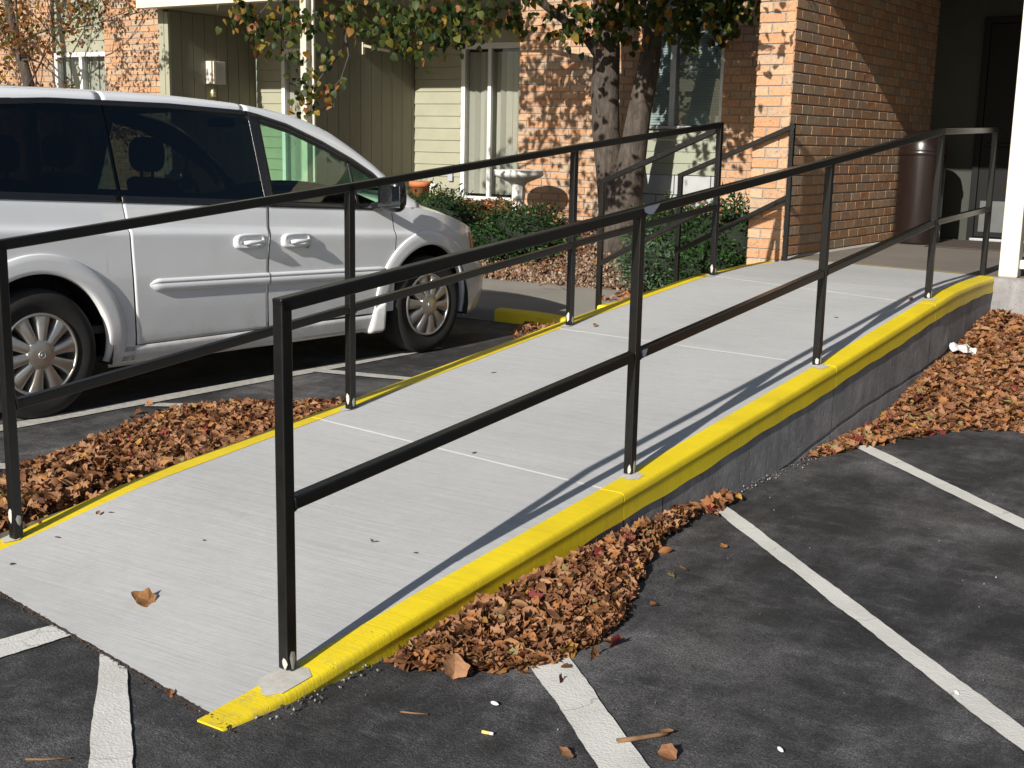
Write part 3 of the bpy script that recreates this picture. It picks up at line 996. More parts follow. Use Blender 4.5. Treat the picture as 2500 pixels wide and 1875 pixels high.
def brick_wall(origin, ax, nrm, length, z0, z1, holes, parent, pO, indiv, seed, rest_name='brick_courses', prio=None, margin=.012):
    """lays bricks; returns how many were single objects. indiv = how many become objects, the rest one joined part"""
    rr = random.Random(seed)
    ax = Vector(ax); nrm = Vector(nrm); o = Vector(origin)
    pitch = BH + BJ
    items = []
    row = 0; z = z0
    while z < z1 - .02:
        s = -(.5 * (BL + BJ) if row % 2 else 0)
        while s < length - .01:
            a = max(0, s); e = min(length, s + BL)
            segs = [(a, e)]
            for (h0, h1, hz0, hz1) in holes:
                if z + BH > hz0 + .01 and z < hz1 - .01:
                    ns = []
                    for p, q in segs:
                        if q <= h0 or p >= h1: ns.append((p, q))
                        else:
                            if p < h0 - .03: ns.append((p, h0))
                            if q > h1 + .03: ns.append((h1, q))
                    segs = ns
            for p, q in segs:
                l = q - p
                if l > .03:
                    items.append(((p + q) / 2, z + BH / 2, l))
            s += BL + BJ
        z += pitch; row += 1
    ang = math.atan2(ax.y, ax.x)
    # local brick: x along ax, front towards -y ; need -y local == nrm
    flip = Vector((math.sin(ang), -math.cos(ang), 0)).dot(nrm) < 0
    if flip: ang += math.pi
    def cam_d2(it):
        p = o + ax * it[0]; return (p.x) ** 2 + p.y ** 2 + (it[1] - 1.45) ** 2
    order = sorted(items, key=prio or cam_d2)
    rest = MB(); n = 0
    Rz = Matrix.Rotation(ang, 3, 'Z')
    for k, (s, zc, l) in enumerate(order):
        t = rr.choices(range(14), weights=(3, 3, 3, 3, 3, 3, 3, 3, 4, 4, 4, 3, 3, 2))[0]
        l2 = BL if abs(l - BL) < .004 else round(l, 2)
        me, vs, fs, tone = Bricks.mesh(l2, t)
        pos = o + ax * s + Vector((0, 0, zc)) - nrm * (-.0) + nrm * rr.uniform(-.0008, .0008)
        pos = Vector((pos.x, pos.y, zc)) - nrm * BD * 0
        rot = rr.uniform(-.0012, .0012)
        if k < indiv:
            ob = bpy.data.objects.new('brick', me); COL.objects.link(ob)
            ob.parent = parent
            ob.location = pos - pO - nrm * 0 - nrm * BD + nrm * BD * 0
            ob.rotation_euler = (0, rr.uniform(-.002, .002), ang + rot)
            n += 1
        else:
            rest.add([tuple(Rz @ Vector(v) + pos - pO - nrm * BD) for v in vs], fs, 0, tone)
    if rest.v:
        q = rest.build(rest_name, M['brick'], parent)
        q['kind'] = 'stuff'
    return n
# NB a brick's local origin is at its back, so its front lies BD (+3 mm) outside the mortar plane by construction.
ZT = 3.32
def wall_part(name, a, c, mat='mortar', parent=None):
    b = MB(); b.box(a, c); return bb(b, name, M[mat], parent)
mortar_in = .006
# front brick wall right of the patio, window opening cut out
wx0, wx1, wz1 = -5.97, -5.07, 2.95
fw = MB()
fw.box((-7.43, YF + mortar_in, .3), (wx0, YF + .22, ZT)); fw.box((wx1, YF + mortar_in, .3), (-3.70, YF + .22, ZT)); fw.box((wx0, YF + mortar_in, wz1), (wx1, YF + .22, ZT))
front = bb(fw, 'brick_front', M['mortar'])
brick_wall((-7.43, YF, 0), (1, 0, 0), (0, -1, 0), 3.73, .45, ZT, [(-7.43 - -7.43 + 1.46, 2.36, 0, wz1)], front, BO, 300, 11, prio=lambda it: (0 if it[0] < 1.47 else 1 if it[0] < 2.9 else 2) * 10 + it[1])
# return of the brick wall into the patio
b = MB(); b.box((-7.43, YF + .22, .3), (-7.25, YB2, ZT)); bb(b, 'patio_return', M['siding'])

# window bay: board panels, blind, frame, block footing
b = MB(); b.box((wx0, YF + .10, .3), (wx1, YF + .2, 1.14)); bb(b, 'block_backing', M['mortar'])
for r_ in range(3):
    for c_ in range(3):
        x0 = wx0 + c_ * .4 - (.2 if r_ % 2 else 0)
        xa, xb = max(wx0 + .002, x0 + .004), min(wx1 - .002, x0 + .396)
        if xb - xa > .05:
            b = MB(); b.box((xa, YF + .045, .545 + r_ * .2), (xb, YF + .12, .545 + r_ * .2 + .192)); bb(b, 'block', M['block'], bevel=.004)
for k in range(4):
    z = 1.145 + k * .115
    b = MB(); b.hexa([(wx0, YF + .035, z), (wx1, YF + .035, z), (wx1, YF + .12, z), (wx0, YF + .12, z), (wx0, YF + .047, z + .113), (wx1, YF + .047, z + .113), (wx1, YF + .12, z + .113), (wx0, YF + .12, z + .113)])
    bb(b, 'siding_board', M['siding_green'], bevel=.002)
zs = 1.61
b = MB(); b.box((wx0, YF + .0, zs - .012), (wx1, YF + .12, zs + .02)); bb(b, 'window_sill', M['alu'], bevel=.004)
wf = MB()
wf.box((wx0, YF + .04, zs + .022), (wx0 + .05, YF + .11, wz1)); wf.box((wx1 - .05, YF + .04, zs + .022), (wx1, YF + .11, wz1)); wf.box((-5.66, YF + .035, zs + .022), (-5.60, YF + .105, wz1)); wf.box((wx0 + .05, YF + .04, wz1 - .05), (wx1 - .05, YF + .11, wz1))
wfo = bb(wf, 'window_frame', M['alu'])
for xa, xb in ((wx0 + .05, -5.66), (-5.60, wx1 - .05)):
    b = MB(); b.box((xa, YF + .072, zs + .02), (xb, YF + .078, wz1 - .05)); bb(b, 'window_pane', M['glass_clear'])
b = MB()
for k in range(52):
    z = zs + .03 + k * .0255
    b.hexa([(wx0 + .05, YF + .10, z), (wx1 - .05, YF + .10, z), (wx1 - .05, YF + .110, z + .0225), (wx0 + .05, YF + .110, z + .0225), (wx0 + .05, YF + .10, z + .0015), (wx1 - .05, YF + .10, z + .0015), (wx1 - .05, YF + .110, z + .0240), (wx0 + .05, YF + .110, z + .0240)])
q = bb(b, 'window_blind', M['blind']); q['kind'] = 'stuff'
b = MB(); b.box((wx0, YF + .16, zs), (wx1, YF + .2, wz1)); bb(b, 'window_back', M['inner'])

# patio back wall : board siding, two sliding doors, side partitions of upright boards
def siding(x0, x1, z0, z1, y, step=.148):
    n = 0; z = z0
    while z < z1 - .02:
        zt = min(z + step - .002, z1)
        b = MB(); b.hexa([(x0, y - .022, z), (x1, y - .022, z), (x1, y + .03, z), (x0, y + .03, z), (x0, y - .008, zt), (x1, y - .008, zt), (x1, y + .03, zt), (x0, y + .03, zt)])
        bb(b, 'siding_board', M['siding'], bevel=.002); z += step; n += 1
b = MB(); b.box((-12.6, YB2 + .20, .4), (-7.3, YB2 + .3, ZT)); bb(b, 'patio_back_wall', M['groove'])
DX = [(-9.05, -7.30), (-12.02, -10.55)]
siding(-9.78, -9.07, .70, 2.98, YB2)
siding(-12.5, -12.04, .70, 2.98, YB2)
siding(-10.53, -9.93, .70, 2.98, YB2)
for x0, x1 in DX:
    b = MB(); b.box((x0, YB2 - .02, 2.60), (x1, YB2 + .03, 2.98)); bb(b, 'door_header', M['siding'])
    f = MB()
    f.box((x0, YB2 - .045, .72), (x0 + .06, YB2 + .05, 2.60)); f.box((x0, YB2 - .045, 2.53), (x1, YB2 + .05, 2.60)); f.box((x0 + .06, YB2 - .045, .72), (x1, YB2 + .05, .77))
    dr = bb(f, 'sliding_door', M['white_frame'], bevel=.004)
    xm = x0 + .40
    for xa in (xm, min(x0 + .86, x1 - .1)):
        f = MB(); f.box((xa, YB2 - .055, .772), (xa + .05, YB2 - .01, 2.53)); bb(f, 'door_stile', M['white_frame'], dr, bevel=.003)
    f = MB(); f.box((x0 + .06, YB2 - .002, .77), (x1, YB2 + .002, 2.53)); bb(f, 'pane', M['glass_clear'], dr)
    k = 0; xx = x0 + .10
    while xx < x1 - .06:
        wv = .085
        yy = YB2 + .07 + .010 * math.sin(k * 1.7)
        f = MB(); a_ = .35 + .6 * math.sin(k * 2.3)
        dx, dy = wv * math.cos(a_) / 2, wv * math.sin(a_) / 2
        f.add([(xx - dx, yy - dy, .80), (xx + dx, yy + dy, .80), (xx + dx, yy + dy, 2.5), (xx - dx, yy - dy, 2.5), (xx - dx, yy - dy + .003, .80), (xx + dx, yy + dy + .003, .80), (xx + dx, yy + dy + .003, 2.5), (xx - dx, yy - dy + .003, 2.5)], [(0, 1, 2, 3), (4, 7, 6, 5), (0, 3, 7, 4), (1, 5, 6, 2)])
        bb(f, 'blind_vane', M['curtain'], dr); xx += .078; k += 1

def partition(x, y0, y1, face=1, z0=.55, z1=2.98):
    """upright grooved boards, seen from +x"""
    b = MB(); b.box((x - .12, y0, z0), (x - .02, y1, z1)); bb(b, 'partition_core', M['groove'])
    y = y0
    while y < y1 - .02:
        ye = min(y + .196, y1)
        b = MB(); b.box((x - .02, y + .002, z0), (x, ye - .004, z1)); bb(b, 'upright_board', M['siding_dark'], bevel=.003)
        y += .2
partition(-9.78, 10.98, YB2 - .02)
partition(-12.50, 11.30, YB2 - .02)
# white square columns, fascia beam, soffit
for x0, x1, y0, y1, nm in ((-9.90, -9.81, 10.86, 10.96, 'porch_column'),):
    b = MB(); b.box((x0, y0, .3), (x1, y1, 2.965)); bb(b, nm, M['column'], bevel=.006)
b = MB(); b.box((-9.782, 10.92, .3), (-9.752, 10.955, 2.965)); bb(b, 'downpipe', M['column'], bevel=.006)
b = MB(); b.box((-12.66, YL - .02, .4), (-12.56, YL + .02, 3.0)); b.box((-12.56, YL - .012, .4), (-12.49, YL + .03, 2.96)); bb(b, 'corner_trim', M['siding'], bevel=.003)
b = MB(); b.box((-12.66, 10.92, 2.97), (-7.44, 11.06, 3.36)); bb(b, 'fascia_beam', M['cream'], bevel=.006)
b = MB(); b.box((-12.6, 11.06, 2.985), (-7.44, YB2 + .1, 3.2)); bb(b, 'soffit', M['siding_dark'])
# left brick wall with tall window
lw = MB()
LX0, LX1 = -18.6, -12.66
vx0, vx1 = -14.78, -13.72
lw.box((LX0, YL + mortar_in, .3), (vx0, YL + .2, ZT)); lw.box((vx1, YL + mortar_in, .3), (LX1, YL + .2, ZT))
lft = bb(lw, 'brick_left', M['mortar'])
brick_wall((LX0, YL, 0), (1, 0, 0), (0, -1, 0), LX1 - LX0, .6, ZT, [(vx0 - LX0, vx1 - LX0, 0, 9)], lft, BO, 0, 12)
for k in range(6):
    z = 2.50 + k * .146
    b = MB(); b.hexa([(vx0 + .02, YL + .035, z), (vx1, YL + .035, z), (vx1, YL + .12, z), (vx0 + .02, YL + .12, z), (vx0 + .02, YL + .047, z + .144), (vx1, YL + .047, z + .144), (vx1, YL + .12, z + .144), (vx0 + .02, YL + .12, z + .144)])
    bb(b, 'siding_board', M['siding'], bevel=.002)
b = MB(); b.box((vx0, YL + .02, 2.44), (vx1, YL + .12, 2.498)); b.box((vx0, YL + .02, 1.0), (vx0 + .06, YL + .12, 2.44)); b.box((-14.28, YL + .03, 1.0), (-14.22, YL + .12, 2.44)); b.box((vx1 - .04, YL + .03, 1.0), (vx1, YL + .12, 2.44))
bb(b, 'window_frame', M['white_frame'], bevel=.004)
b = MB(); b.box((vx0 + .06, YL + .075, 1.0), (vx1 - .04, YL + .08, 2.44)); bb(b, 'window_pane', M['glass_clear'])
for k in range(10):
    xx = vx0 + .1 + k * .097
    b = MB(); b.box((xx, YL + .135 + .01 * (k % 2), 1.0), (xx + .085, YL + .14 + .01 * (k % 2), 2.44)); bb(b, 'curtain_fold', M['curtain'])
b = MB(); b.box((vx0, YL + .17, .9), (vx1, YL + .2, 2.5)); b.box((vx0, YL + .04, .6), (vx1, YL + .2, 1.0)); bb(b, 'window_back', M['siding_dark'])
# upper storey and eaves (above the picture)
b = MB(); b.box((LX0, YL + .012, ZT + .002), (-7.44, YL + 1.9, 5.6)); b.box((-7.438, YF + .012, ZT + .002), (-3.4, YF + 1.6, 5.6)); bb(b, 'upper_wall', M['siding'])
b = MB(); b.hexa([(LX0 - .4, YL - .35, 5.6), (-3.0, YL - .35, 5.6), (-3.0, 19, 7.4), (LX0 - .4, 19, 7.4), (LX0 - .4, YL - .35, 5.72), (-3.0, YL - .35, 5.72), (-3.0, 19, 7.55), (LX0 - .4, 19, 7.55)]); bb(b, 'roof', M['roofing'])
# outlet on the siding
b = MB(); b.box((-9.235, YB2 - .05, .94), (-9.165, YB2 - .02, 1.06)); ou = bb(b, 'outlet_cover', M['bare'], bevel=.004)
# bracket bar on the partition
b = MB(); b.bar((-9.765, 11.82, 2.52), (-9.60, 12.10, 2.47), .022, .03); b.box((-9.78, 11.80, 2.42), (-9.765, 11.84, 2.56)); bb(b, 'wall_bracket', M['cream'])

# ---- lamp box on the far partition
lp = thing('wall_lamp', 'square white lamp box on the shaded olive boards above the van', 'lamp', (-12.50, 12.03, 2.25))
b = MB(); b.box((0, -.13, -.145), (.10, .13, .145)); b.build('shade', M['lampwhite'], lp, .006)
b = MB(); b.box((.10, -.10, -.145), (.118, -.06, .145)); b.build('front_strip', M['cream'], lp, .003)
b = MB(); b.box((-.005, -.06, -.06), (.0, .06, .06)); b.build('back_plate', M['lampwhite'], lp)
sb = thing('door_bell', 'small cream and brass bell button below the lamp box', 'bell', (-12.50, 11.99, 1.99))
b = MB(); b.lathe([(0, -.055), (.03, -.055), (.034, -.04), (.034, .03), (.022, .05), (0, .055)], 14, (.034, 0, 0)); b.build('housing', M['brass'], sb)
b = MB(); b.lathe([(0, -.005), (.0355, -.005), (.0355, .012), (0, .012)], 14, (.034, 0, 0)); b.build('band', M['cream'], sb)

# ================================================================== BRICK WING WALL beside the landing
ww = thing('brick_wing_wall', 'pale orange brick wing wall whose end pillar stands beside the handrail post', 'wall', (-3.55, 9.0, .1))
WO = Vector((-3.55, 9.0, .1))
PX0, PX1, PY0 = -3.70, -3.42, 9.085
b = MB(); b.hexa([(q + o_, y, z) for z in (-.1, 3.3) for q, y, o_ in ((PX0 + .05, PY0 + .3, 0), (PX1 - mortar_in, PY0 + .3, .0126), (PX1 - mortar_in, 12.5, .1458), (PX0 + .05, 12.5, 0))]); b.box((PX0 + mortar_in, PY0 + mortar_in, -.2), (PX1 - mortar_in, PY0 + .5, 3.3))
b.v = [tuple(Vector(v) - WO) for v in b.v]; b.build('mortar_core', M['mortar'], ww)
n1 = brick_wall((PX0, PY0, 0), (1, 0, 0), (0, -1, 0), PX1 - PX0, .07, 3.3, [], ww, WO, 70, 21, prio=lambda it: abs(it[1] - 1.5))
WA = R(2.4)
n2 = brick_wall((PX1, PY0 + .002, 0), (math.sin(WA), math.cos(WA), 0), (math.cos(WA), -math.sin(WA), 0), 3.5, .628, 3.3, [], ww, WO, 230, 22)
b = MB(); b.grid([[(PX1 + .002 + (y - PY0) * .0419, y, .603 + .018), (PX1 + .02 + (y - PY0) * .0419, y, .604)] for y in frange(PY0, 12.45, 12)]); b.v = [tuple(Vector(v) - WO) for v in b.v]; b.build('mortar_fillet', M['grout'], ww)

# ================================================================== ENTRANCE PORCH
po = thing('entrance_porch', 'dark porch with entrance door beyond the trash can', 'porch', (-2.4, 11, .602))
PO = Vector((-2.4, 11, .602))
def pb(m, name, mat, par=None, **k):
    m.v = [tuple(Vector(v) - PO) for v in m.v]; return m.build(name, M[mat], par or po, **k)
b = MB(); b.box((-3.44, 8.83, 3.0), (2.6, 12.9, 3.3)); pb(b, 'roof', 'roofing')
b = MB(); b.box((-3.44, 8.80, 2.98), (2.6, 8.828, 3.34)); pb(b, 'roof_fascia', 'cream')
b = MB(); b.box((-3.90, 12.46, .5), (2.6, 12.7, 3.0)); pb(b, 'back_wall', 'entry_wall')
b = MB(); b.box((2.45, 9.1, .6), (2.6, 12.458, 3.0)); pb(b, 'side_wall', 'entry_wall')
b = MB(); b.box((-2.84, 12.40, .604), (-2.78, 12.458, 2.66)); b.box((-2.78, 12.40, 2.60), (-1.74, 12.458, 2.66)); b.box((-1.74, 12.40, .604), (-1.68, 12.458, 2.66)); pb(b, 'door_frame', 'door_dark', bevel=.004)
b = MB(); b.box((-2.778, 12.415, .64), (-1.742, 12.452, 2.598)); d_ = pb(b, 'door', 'door_dark', bevel=.004)
b = MB(); b.box((-2.74, 12.409, .69), (-1.78, 12.414, .98)); pb(b, 'kick_plate', 'kick', d_)
b = MB(); b.bar((-2.72, 12.36, 1.50), (-1.82, 12.36, 1.50), .03, .03); pb(b, 'push_bar', 'door_dark', d_, bevel=.006)
b = MB(); b.box((-2.79, 12.31, .603), (-1.73, 12.399, .632)); pb(b, 'threshold', 'alu', bevel=.004)
# white square post on the right
wp = thing('porch_post', 'cream white square porch post at the right edge of the picture', 'post', (-1.755, 9.02, .602))
b = MB(); b.box((-.062, -.062, .004), (.062, .062, 2.376)); b.build('shaft', M['white_trim'], wp, .006)
b = MB(); b.box((.064, -.03, .06), (.40, .03, .12)); b.build('bottom_rail', M['white_trim'], wp, .004)
b = MB(); b.box((-.058, -.058, -.002), (.058, .058, .004)); b.build('base_plate', M['alu'], wp)

# ---- trash can and mat
tc = thing('trash_can', 'tall round brown metal trash can with domed lid against the brick wall', 'trash can', (-3.10, 11.62, .604))
b = MB(); b.lathe([(0, .0), (.20, .0), (.205, .02), (.205, .80)], 40); b.build('body', M['canbrown'], tc)
b = MB(); b.lathe([(.212, .79), (.216, .80), (.216, .83), (.208, .835)], 40); b.build('rim_band', M['canbrown'], tc)
b = MB(); b.lathe([(.208, .834), (.203, .88), (.185, .94), (.145, .985), (.08, 1.008), (0, 1.015)], 40); b.build('lid', M['canbrown'], tc)
dm = MB(); dm.box((-2.90, 11.25, .603), (-1.90, 12.25, .615)); dm.box((-2.92, 11.23, .603), (-2.90, 12.27, .618)); dm.box((-1.90, 11.23, .603), (-1.88, 12.27, .618)); o = dm.build('door_mat', M['mat'], None, .003); tag(o, 'flat brown door mat lying in front of the entrance door', 'mat')

# ================================================================== VAN
VH = R(6.0)
van = thing('minivan', 'white minivan with dark tinted windows parked beside the ramp', 'van', (-5.385, 3.948, 0), math.pi / 2 - VH)
CW = .965                                # half width, right skin at y = 0, centre line at y = CW
NA, NB, NP = 2.72, 1.10, 3.0             # nose: start, length, exponent
_n = []
for i in range(401):
    if i <= 240:
        u = i / 240 * .90; y = CW * (1 - (1 - u ** NP) ** (1 / NP))
        _n.append((NA + NB * u, y))
    else:
        y0 = _n[240][1]; y = y0 + (CW - y0) * (i - 240) / 160
        q = min(1, max(0, 1 - y / CW)); u = max(0, (1 - q ** NP)) ** (1 / NP)
        _n.append((NA + NB * u, y))
_s = [NA]
for i in range(1, 401):
    _s.append(_s[-1] + math.hypot(_n[i][0] - _n[i - 1][0], _n[i][1] - _n[i - 1][1]))
S_END = _s[-1]
def nose(s):
    if s <= NA: return s, (0.02 * max(0, -s - .3) ** 2)
    return float(np.interp(s, _s, [p[0] for p in _n])), float(np.interp(s, _s, [p[1] for p in _n]))
def s_of_u(u):
    return u if u <= NA else float(np.interp(u, [p[0] for p in _n], _s))
HUBS = (0.0, 2.90)
WR = .335
PROF = [(.16, .10), (.24, .055), (.30, .03), (.40, .012), (.55, .0), (.72, -.010), (.86, -.014), (.945, -.018), (.962, -.015), (.980, -.002), (.995, .004), (1.02, .009), (1.08, .020), (1.14, .034), (1.62, .205), (1.70, .26), (1.80, .4)]
def belt(u): return 1.12 - .05 * u
def side(s, z):
    """point on the right skin"""
    u, yn = nose(s)
    zz = z + .05 * min(u, 3.2)
    y = interp(zz, PROF)
    if z > belt(u) and u < 2.6:
        y = .034 + (z - belt(u)) * .36
    # wheel arch flares
    for hu in HUBS:
        r = math.hypot(u - hu, z - WR)
        if r < .62:
            k = min(1, max(0, (.535 - r) / .035)); k = k * k * (3 - 2 * k)
            y -= .0 * k
    if s > NA:
        y = y * max(0, 1 - (s - NA) / .9) + yn
        d = max(0, z - .70) * .22 * min(1, (s - NA) / .5)
        return Vector((u - d, min(y, CW), z))
    return Vector((u, y, z))
AR = .415
def zlow(u, base):
    z = base
    for hu in HUBS:
        if abs(u - hu) < AR:
            z = max(z, WR + math.sqrt(AR * AR - (u - hu) ** 2))
    return z
def mirror(pts): return [(p[0], 2 * CW - p[1], p[2]) for p in pts]

def patch(name, s0, s1, z0, z1, mat, parent=None, ns=24, nz=14, off=0, thick=.012, both=True, inner='inner', splits=()):
    """panel between seams s0(t)/s1(t) (t 0..1 low to high) and heights z0(u)/z1(u); the sheet is cut at the given lengths"""
    f = lambda q: (q if callable(q) else (lambda *_: q))
    s0, s1, z0, z1 = f(s0), f(s1), f(z0), f(z1)
    cuts = [0.]
    for e in splits:
        t = (s_of_u(e) - s0(.3)) / (s1(.3) - s0(.3))
        if .002 < t < .998: cuts.append(t)
    cuts.append(1.)
    grids = []
    for a, c in zip(cuts, cuts[1:]):
        n = max(4, int(ns * (c - a)))
        P = []
        for i in range(n + 1):
            q = .5 - .5 * math.cos(math.pi * i / n)         # finer towards the cuts
            q = .5 * q + .5 * i / n
            t = a + (c - a) * q
            tm = min(max(t, a + 1e-4), c - 1e-4)
            zl = z0(nose(s0(.3) * (1 - tm) + s1(.3) * tm)[0])
            col = []
            for j in range(nz + 1):
                v = j / nz
                sm = s0(v) * (1 - t) + s1(v) * t
                um = nose(sm)[0]
                zz0 = z0(um) if len(cuts) == 2 else zl
                z = zz0 * (1 - v) + z1(um) * v
                p = side(sm, z)
                if callable(off):
                    o_ = off(sm, z); p.y -= o_ * .55; p.x += o_ * .85
                else:
                    p.y -= off
                col.append(p)
            P.append(col)
        grids.append(P)
    out = []
    for sgn in ((1, -1) if both else (1,)):
        b = MB()
        for P in grids:
            b.grid([[tuple(p) if sgn > 0 else (p[0], 2 * CW - p[1], p[2]) for p in c_] for c_ in P])
        o = b.build(name, [M[mat], M[inner]], parent or van)
        if sum(pl.normal.y * pl.area for pl in o.data.polygons) * sgn > 0:
            o.data.flip_normals()
        if thick:
            m = o.modifiers.new('solid', 'SOLIDIFY'); m.thickness = thick; m.offset = -1; m.material_offset = 1; m.material_offset_rim = 0
        out.append(o)
    return out

SB = .225
archu = [h_ + q for h_ in HUBS for q in (-AR, AR)]
def seam_r(v): return .585 - .055 * v + .0 * v
def seam_m(v): return 1.50 - .02 * math.sin(v * 3.1) + .03 * v * v
def seam_f(v): return 2.565
G = .0035
zf = lambda u: interp(u, [(0, belt(0)), (2.4, belt(2.4)), (2.55, 1.01), (2.84, .995), (3.2, .93), (3.45, .85), (3.62, .79), (3.85, .74)])
low = lambda base: (lambda u: zlow(u, base))
quarter = patch('rear_quarter', -.98, lambda v: seam_r(v) - G, low(SB), belt, 'car', ns=60, nz=48, splits=archu, thick=0)
sdoor = patch('sliding_door', lambda v: seam_r(v) + G, lambda v: seam_m(v) - G, lambda u: .318, belt, 'car', ns=30, nz=48)
fdoor = patch('front_door', lambda v: seam_m(v) + G, lambda v: seam_f(v) - G, lambda u: .325, belt, 'car', ns=30, nz=48, splits=archu, thick=0)
rocker = patch('sill', .40, 2.50, lambda u: zlow(u, SB - .02), lambda u: max(zlow(u, .312), .312), 'car', ns=40, nz=4)
fender = patch('front_fender', lambda v: seam_f(v) + G, s_of_u(3.46), low(.315), zf, 'car', ns=56, nz=48, splits=archu, thick=0)
SF = s_of_u(3.46)
nosep = patch('nose_panel', SF + .004, S_END, lambda u: .60, lambda u: zf(u) - .12 * 0, 'car', ns=24, nz=8)
bumper = patch('front_bumper', s_of_u(3.325), S_END, lambda u: .215, lambda u: .60, 'car', ns=30, nz=14, off=lambda s_, z: .012 + .075 * min(1, max(0, (s_ - 3.36) / .35)) * math.sin(math.pi * min(1, max(0, (z - .215) / .43))) ** .6)
lamps = patch('headlight', s_of_u(3.52), s_of_u(3.75), lambda u: .635, lambda u: zf(u) - .035, 'lens', ns=10, nz=5, off=.006)
amb = patch('side_marker', s_of_u(3.455), s_of_u(3.515), lambda u: .635, lambda u: zf(u) - .045, 'amber', ns=4, nz=5, off=.009)
for o in quarter + sdoor + fdoor + fender + rocker + nosep + bumper: pass

for hu in HUBS:
    for sgn in (1, -1):
        rows = []
        a1 = math.pi + .10
        for i in range(49):
            a = -.22 + (a1 + .32) * i / 48
            fade = min(1, (a + .25) / .5, (a1 + .12 - a) / .5); fade = max(.0, fade); fade = fade * fade * (3 - 2 * fade)
            row = []
            for r, d in ((AR - .004, -.03), (AR - .003, .008), (AR + .003, .0125), (AR + .02, .0135), (AR + .06, .0135), (AR + .092, .0125), (AR + .097, .010), (AR + .100, -.004)):
                x, z = hu + r * math.cos(a), WR + r * math.sin(a)
                z = max(z, .20)
                p = side(s_of_u(x), z); y = p.y - d * (fade if d > 0 else 1)
                row.append((p.x, y if sgn > 0 else 2 * CW - y, p.z))
            rows.append(row)
        b = MB(); b.grid(rows); o = b.build('wheel_flare', M['car'], van)
        if sum(pl.normal.y * pl.area for pl in o.data.polygons) * sgn > 0: o.data.flip_normals()
# body side rubbing strip, split at the door seam
def strip(s0, s1, r0, r1):
    for sgn in (1, -1):
        b = MB(); rows = []
        n = 30
        for i in range(n + 1):
            s_ = s0 + (s1 - s0) * i / n
            zc = .640 - .026 * (s_ - .6)
            k = 1
            if r0: k = min(k, math.sqrt(max(0.02, min(1, (s_ - s0) / .05 + .02))))
            if r1: k = min(k, math.sqrt(max(0.02, min(1, (s1 - s_) / .05 + .02))))
            h = .036 * k
            row = []
            for q, d in ((-1, 0), (-.9, .012), (-.45, .017), (.2, .017), (.3, .012), (.4, .016), (.8, .014), (1, 0)):
                p = side(s_, zc + q * h); y = p.y - d * k
                row.append((p.x, y if sgn > 0 else 2 * CW - y, p.z))
            rows.append(row)
        b.grid(rows)
        o = b.build('side_moulding', M['car'], van)
        if sum(pl.normal.y * pl.area for pl in o.data.polygons) * sgn > 0: o.data.flip_normals()
strip(.66, 1.487, True, False); strip(1.497, 2.50, False, True)

# greenhouse: A pillar / roof edge curve E(k), glass top curve
TOPZ = 1.615
def gl_top(u):
    return interp(u, [(-.98, 1.50), (-.6, 1.575), (0, 1.602), (.25, 1.615), (1.0, 1.611), (1.53, 1.588), (1.62, 1.571), (1.84, 1.518), (2.1, 1.418), (2.33, 1.31), (2.49, 1.219), (2.61, 1.10), (2.74, .98)])
EDGE = [(-.98, .33, 1.59), (-.6, .29, 1.652), (0, .275, 1.668), (.6, .275, 1.668), (1.1, .275, 1.660), (1.55, .265, 1.632), (1.95, .24, 1.570), (2.2, .21, 1.478), (2.42, .165, 1.345), (2.62, .12, 1.20), (2.86, .07, 1.02)]
def edge(u):
    return Vector((u, interp(u, [(e[0], e[1]) for e in EDGE]), interp(u, [(e[0], e[2]) for e in EDGE])))
us = frange(-.98, 2.84, 77)
def smooth_edge():
    E = [edge(u) for u in us]
    for _ in range(6):
        E = [E[0]] + [Vector((E[i].x, (E[i - 1].y + 2 * E[i].y + E[i + 1].y) / 4, (E[i - 1].z + 2 * E[i].z + E[i + 1].z) / 4)) for i in range(1, len(E) - 1)] + [E[-1]]
    return E
E_ = smooth_edge()
def gtop_pt(u, d=0):
    p = side(min(u, 2.58), max(gl_top(u), belt(min(u, 2.58)))); return p
def rail_pt(u):
    i = min(len(us) - 2, max(0, int((u - us[0]) / (us[1] - us[0])))); t = (u - us[i]) / (us[i + 1] - us[i])
    return E_[i].lerp(E_[i + 1], t)
for sgn in (1, -1):
    for u0, u1 in ((-.98, .556), (.562, 1.515), (1.521, 2.84)):
        rows = []
        for u in frange(u0, u1, 34):
            e = rail_pt(u); gpt = gtop_pt(u); gpt.x = u
            row = []
            for t in (0, .12, .35, .65, .88, 1.0):
                p = gpt.lerp(e, t); bul = math.sin(t * math.pi) * .014
                row.append((p.x, (p.y - bul * .8) if sgn > 0 else 2 * CW - (p.y - bul * .8), p.z + bul * .6))
            rows.append(row)
        b2 = MB(); b2.grid(rows); o = b2.build('roof_rail', [M['car'], M['inner']], van)
        if sum(pl.normal.y * pl.area for pl in o.data.polygons) * sgn > 0: o.data.flip_normals()
        m = o.modifiers.new('solid', 'SOLIDIFY'); m.thickness = .03; m.offset = -1; m.material_offset = 1
# roof
UW = 1.72
rows = []
for u, e in zip(us, E_):
    if u > UW + .03: break
    fw_ = max(0, (u - (UW - .5)) / .5)
    row = []
    for j in range(15):
        t = -1 + 2 * j / 14
        y = CW + (CW - e.y) * t
        row.append((u + .20 * fw_ * fw_ * (1 - t * t), y, e.z + .026 * (1 - abs(t) ** 2.4)))
    rows.append(row)
b = MB(); b.grid(rows); o = b.build('roof', [M['car'], M['inner']], van); fix_normals(o)
if sum(p.normal.z for p in o.data.polygons) < 0: o.data.flip_normals()
m = o.modifiers.new('solid', 'SOLIDIFY'); m.thickness = .03; m.offset = -1; m.material_offset = 1
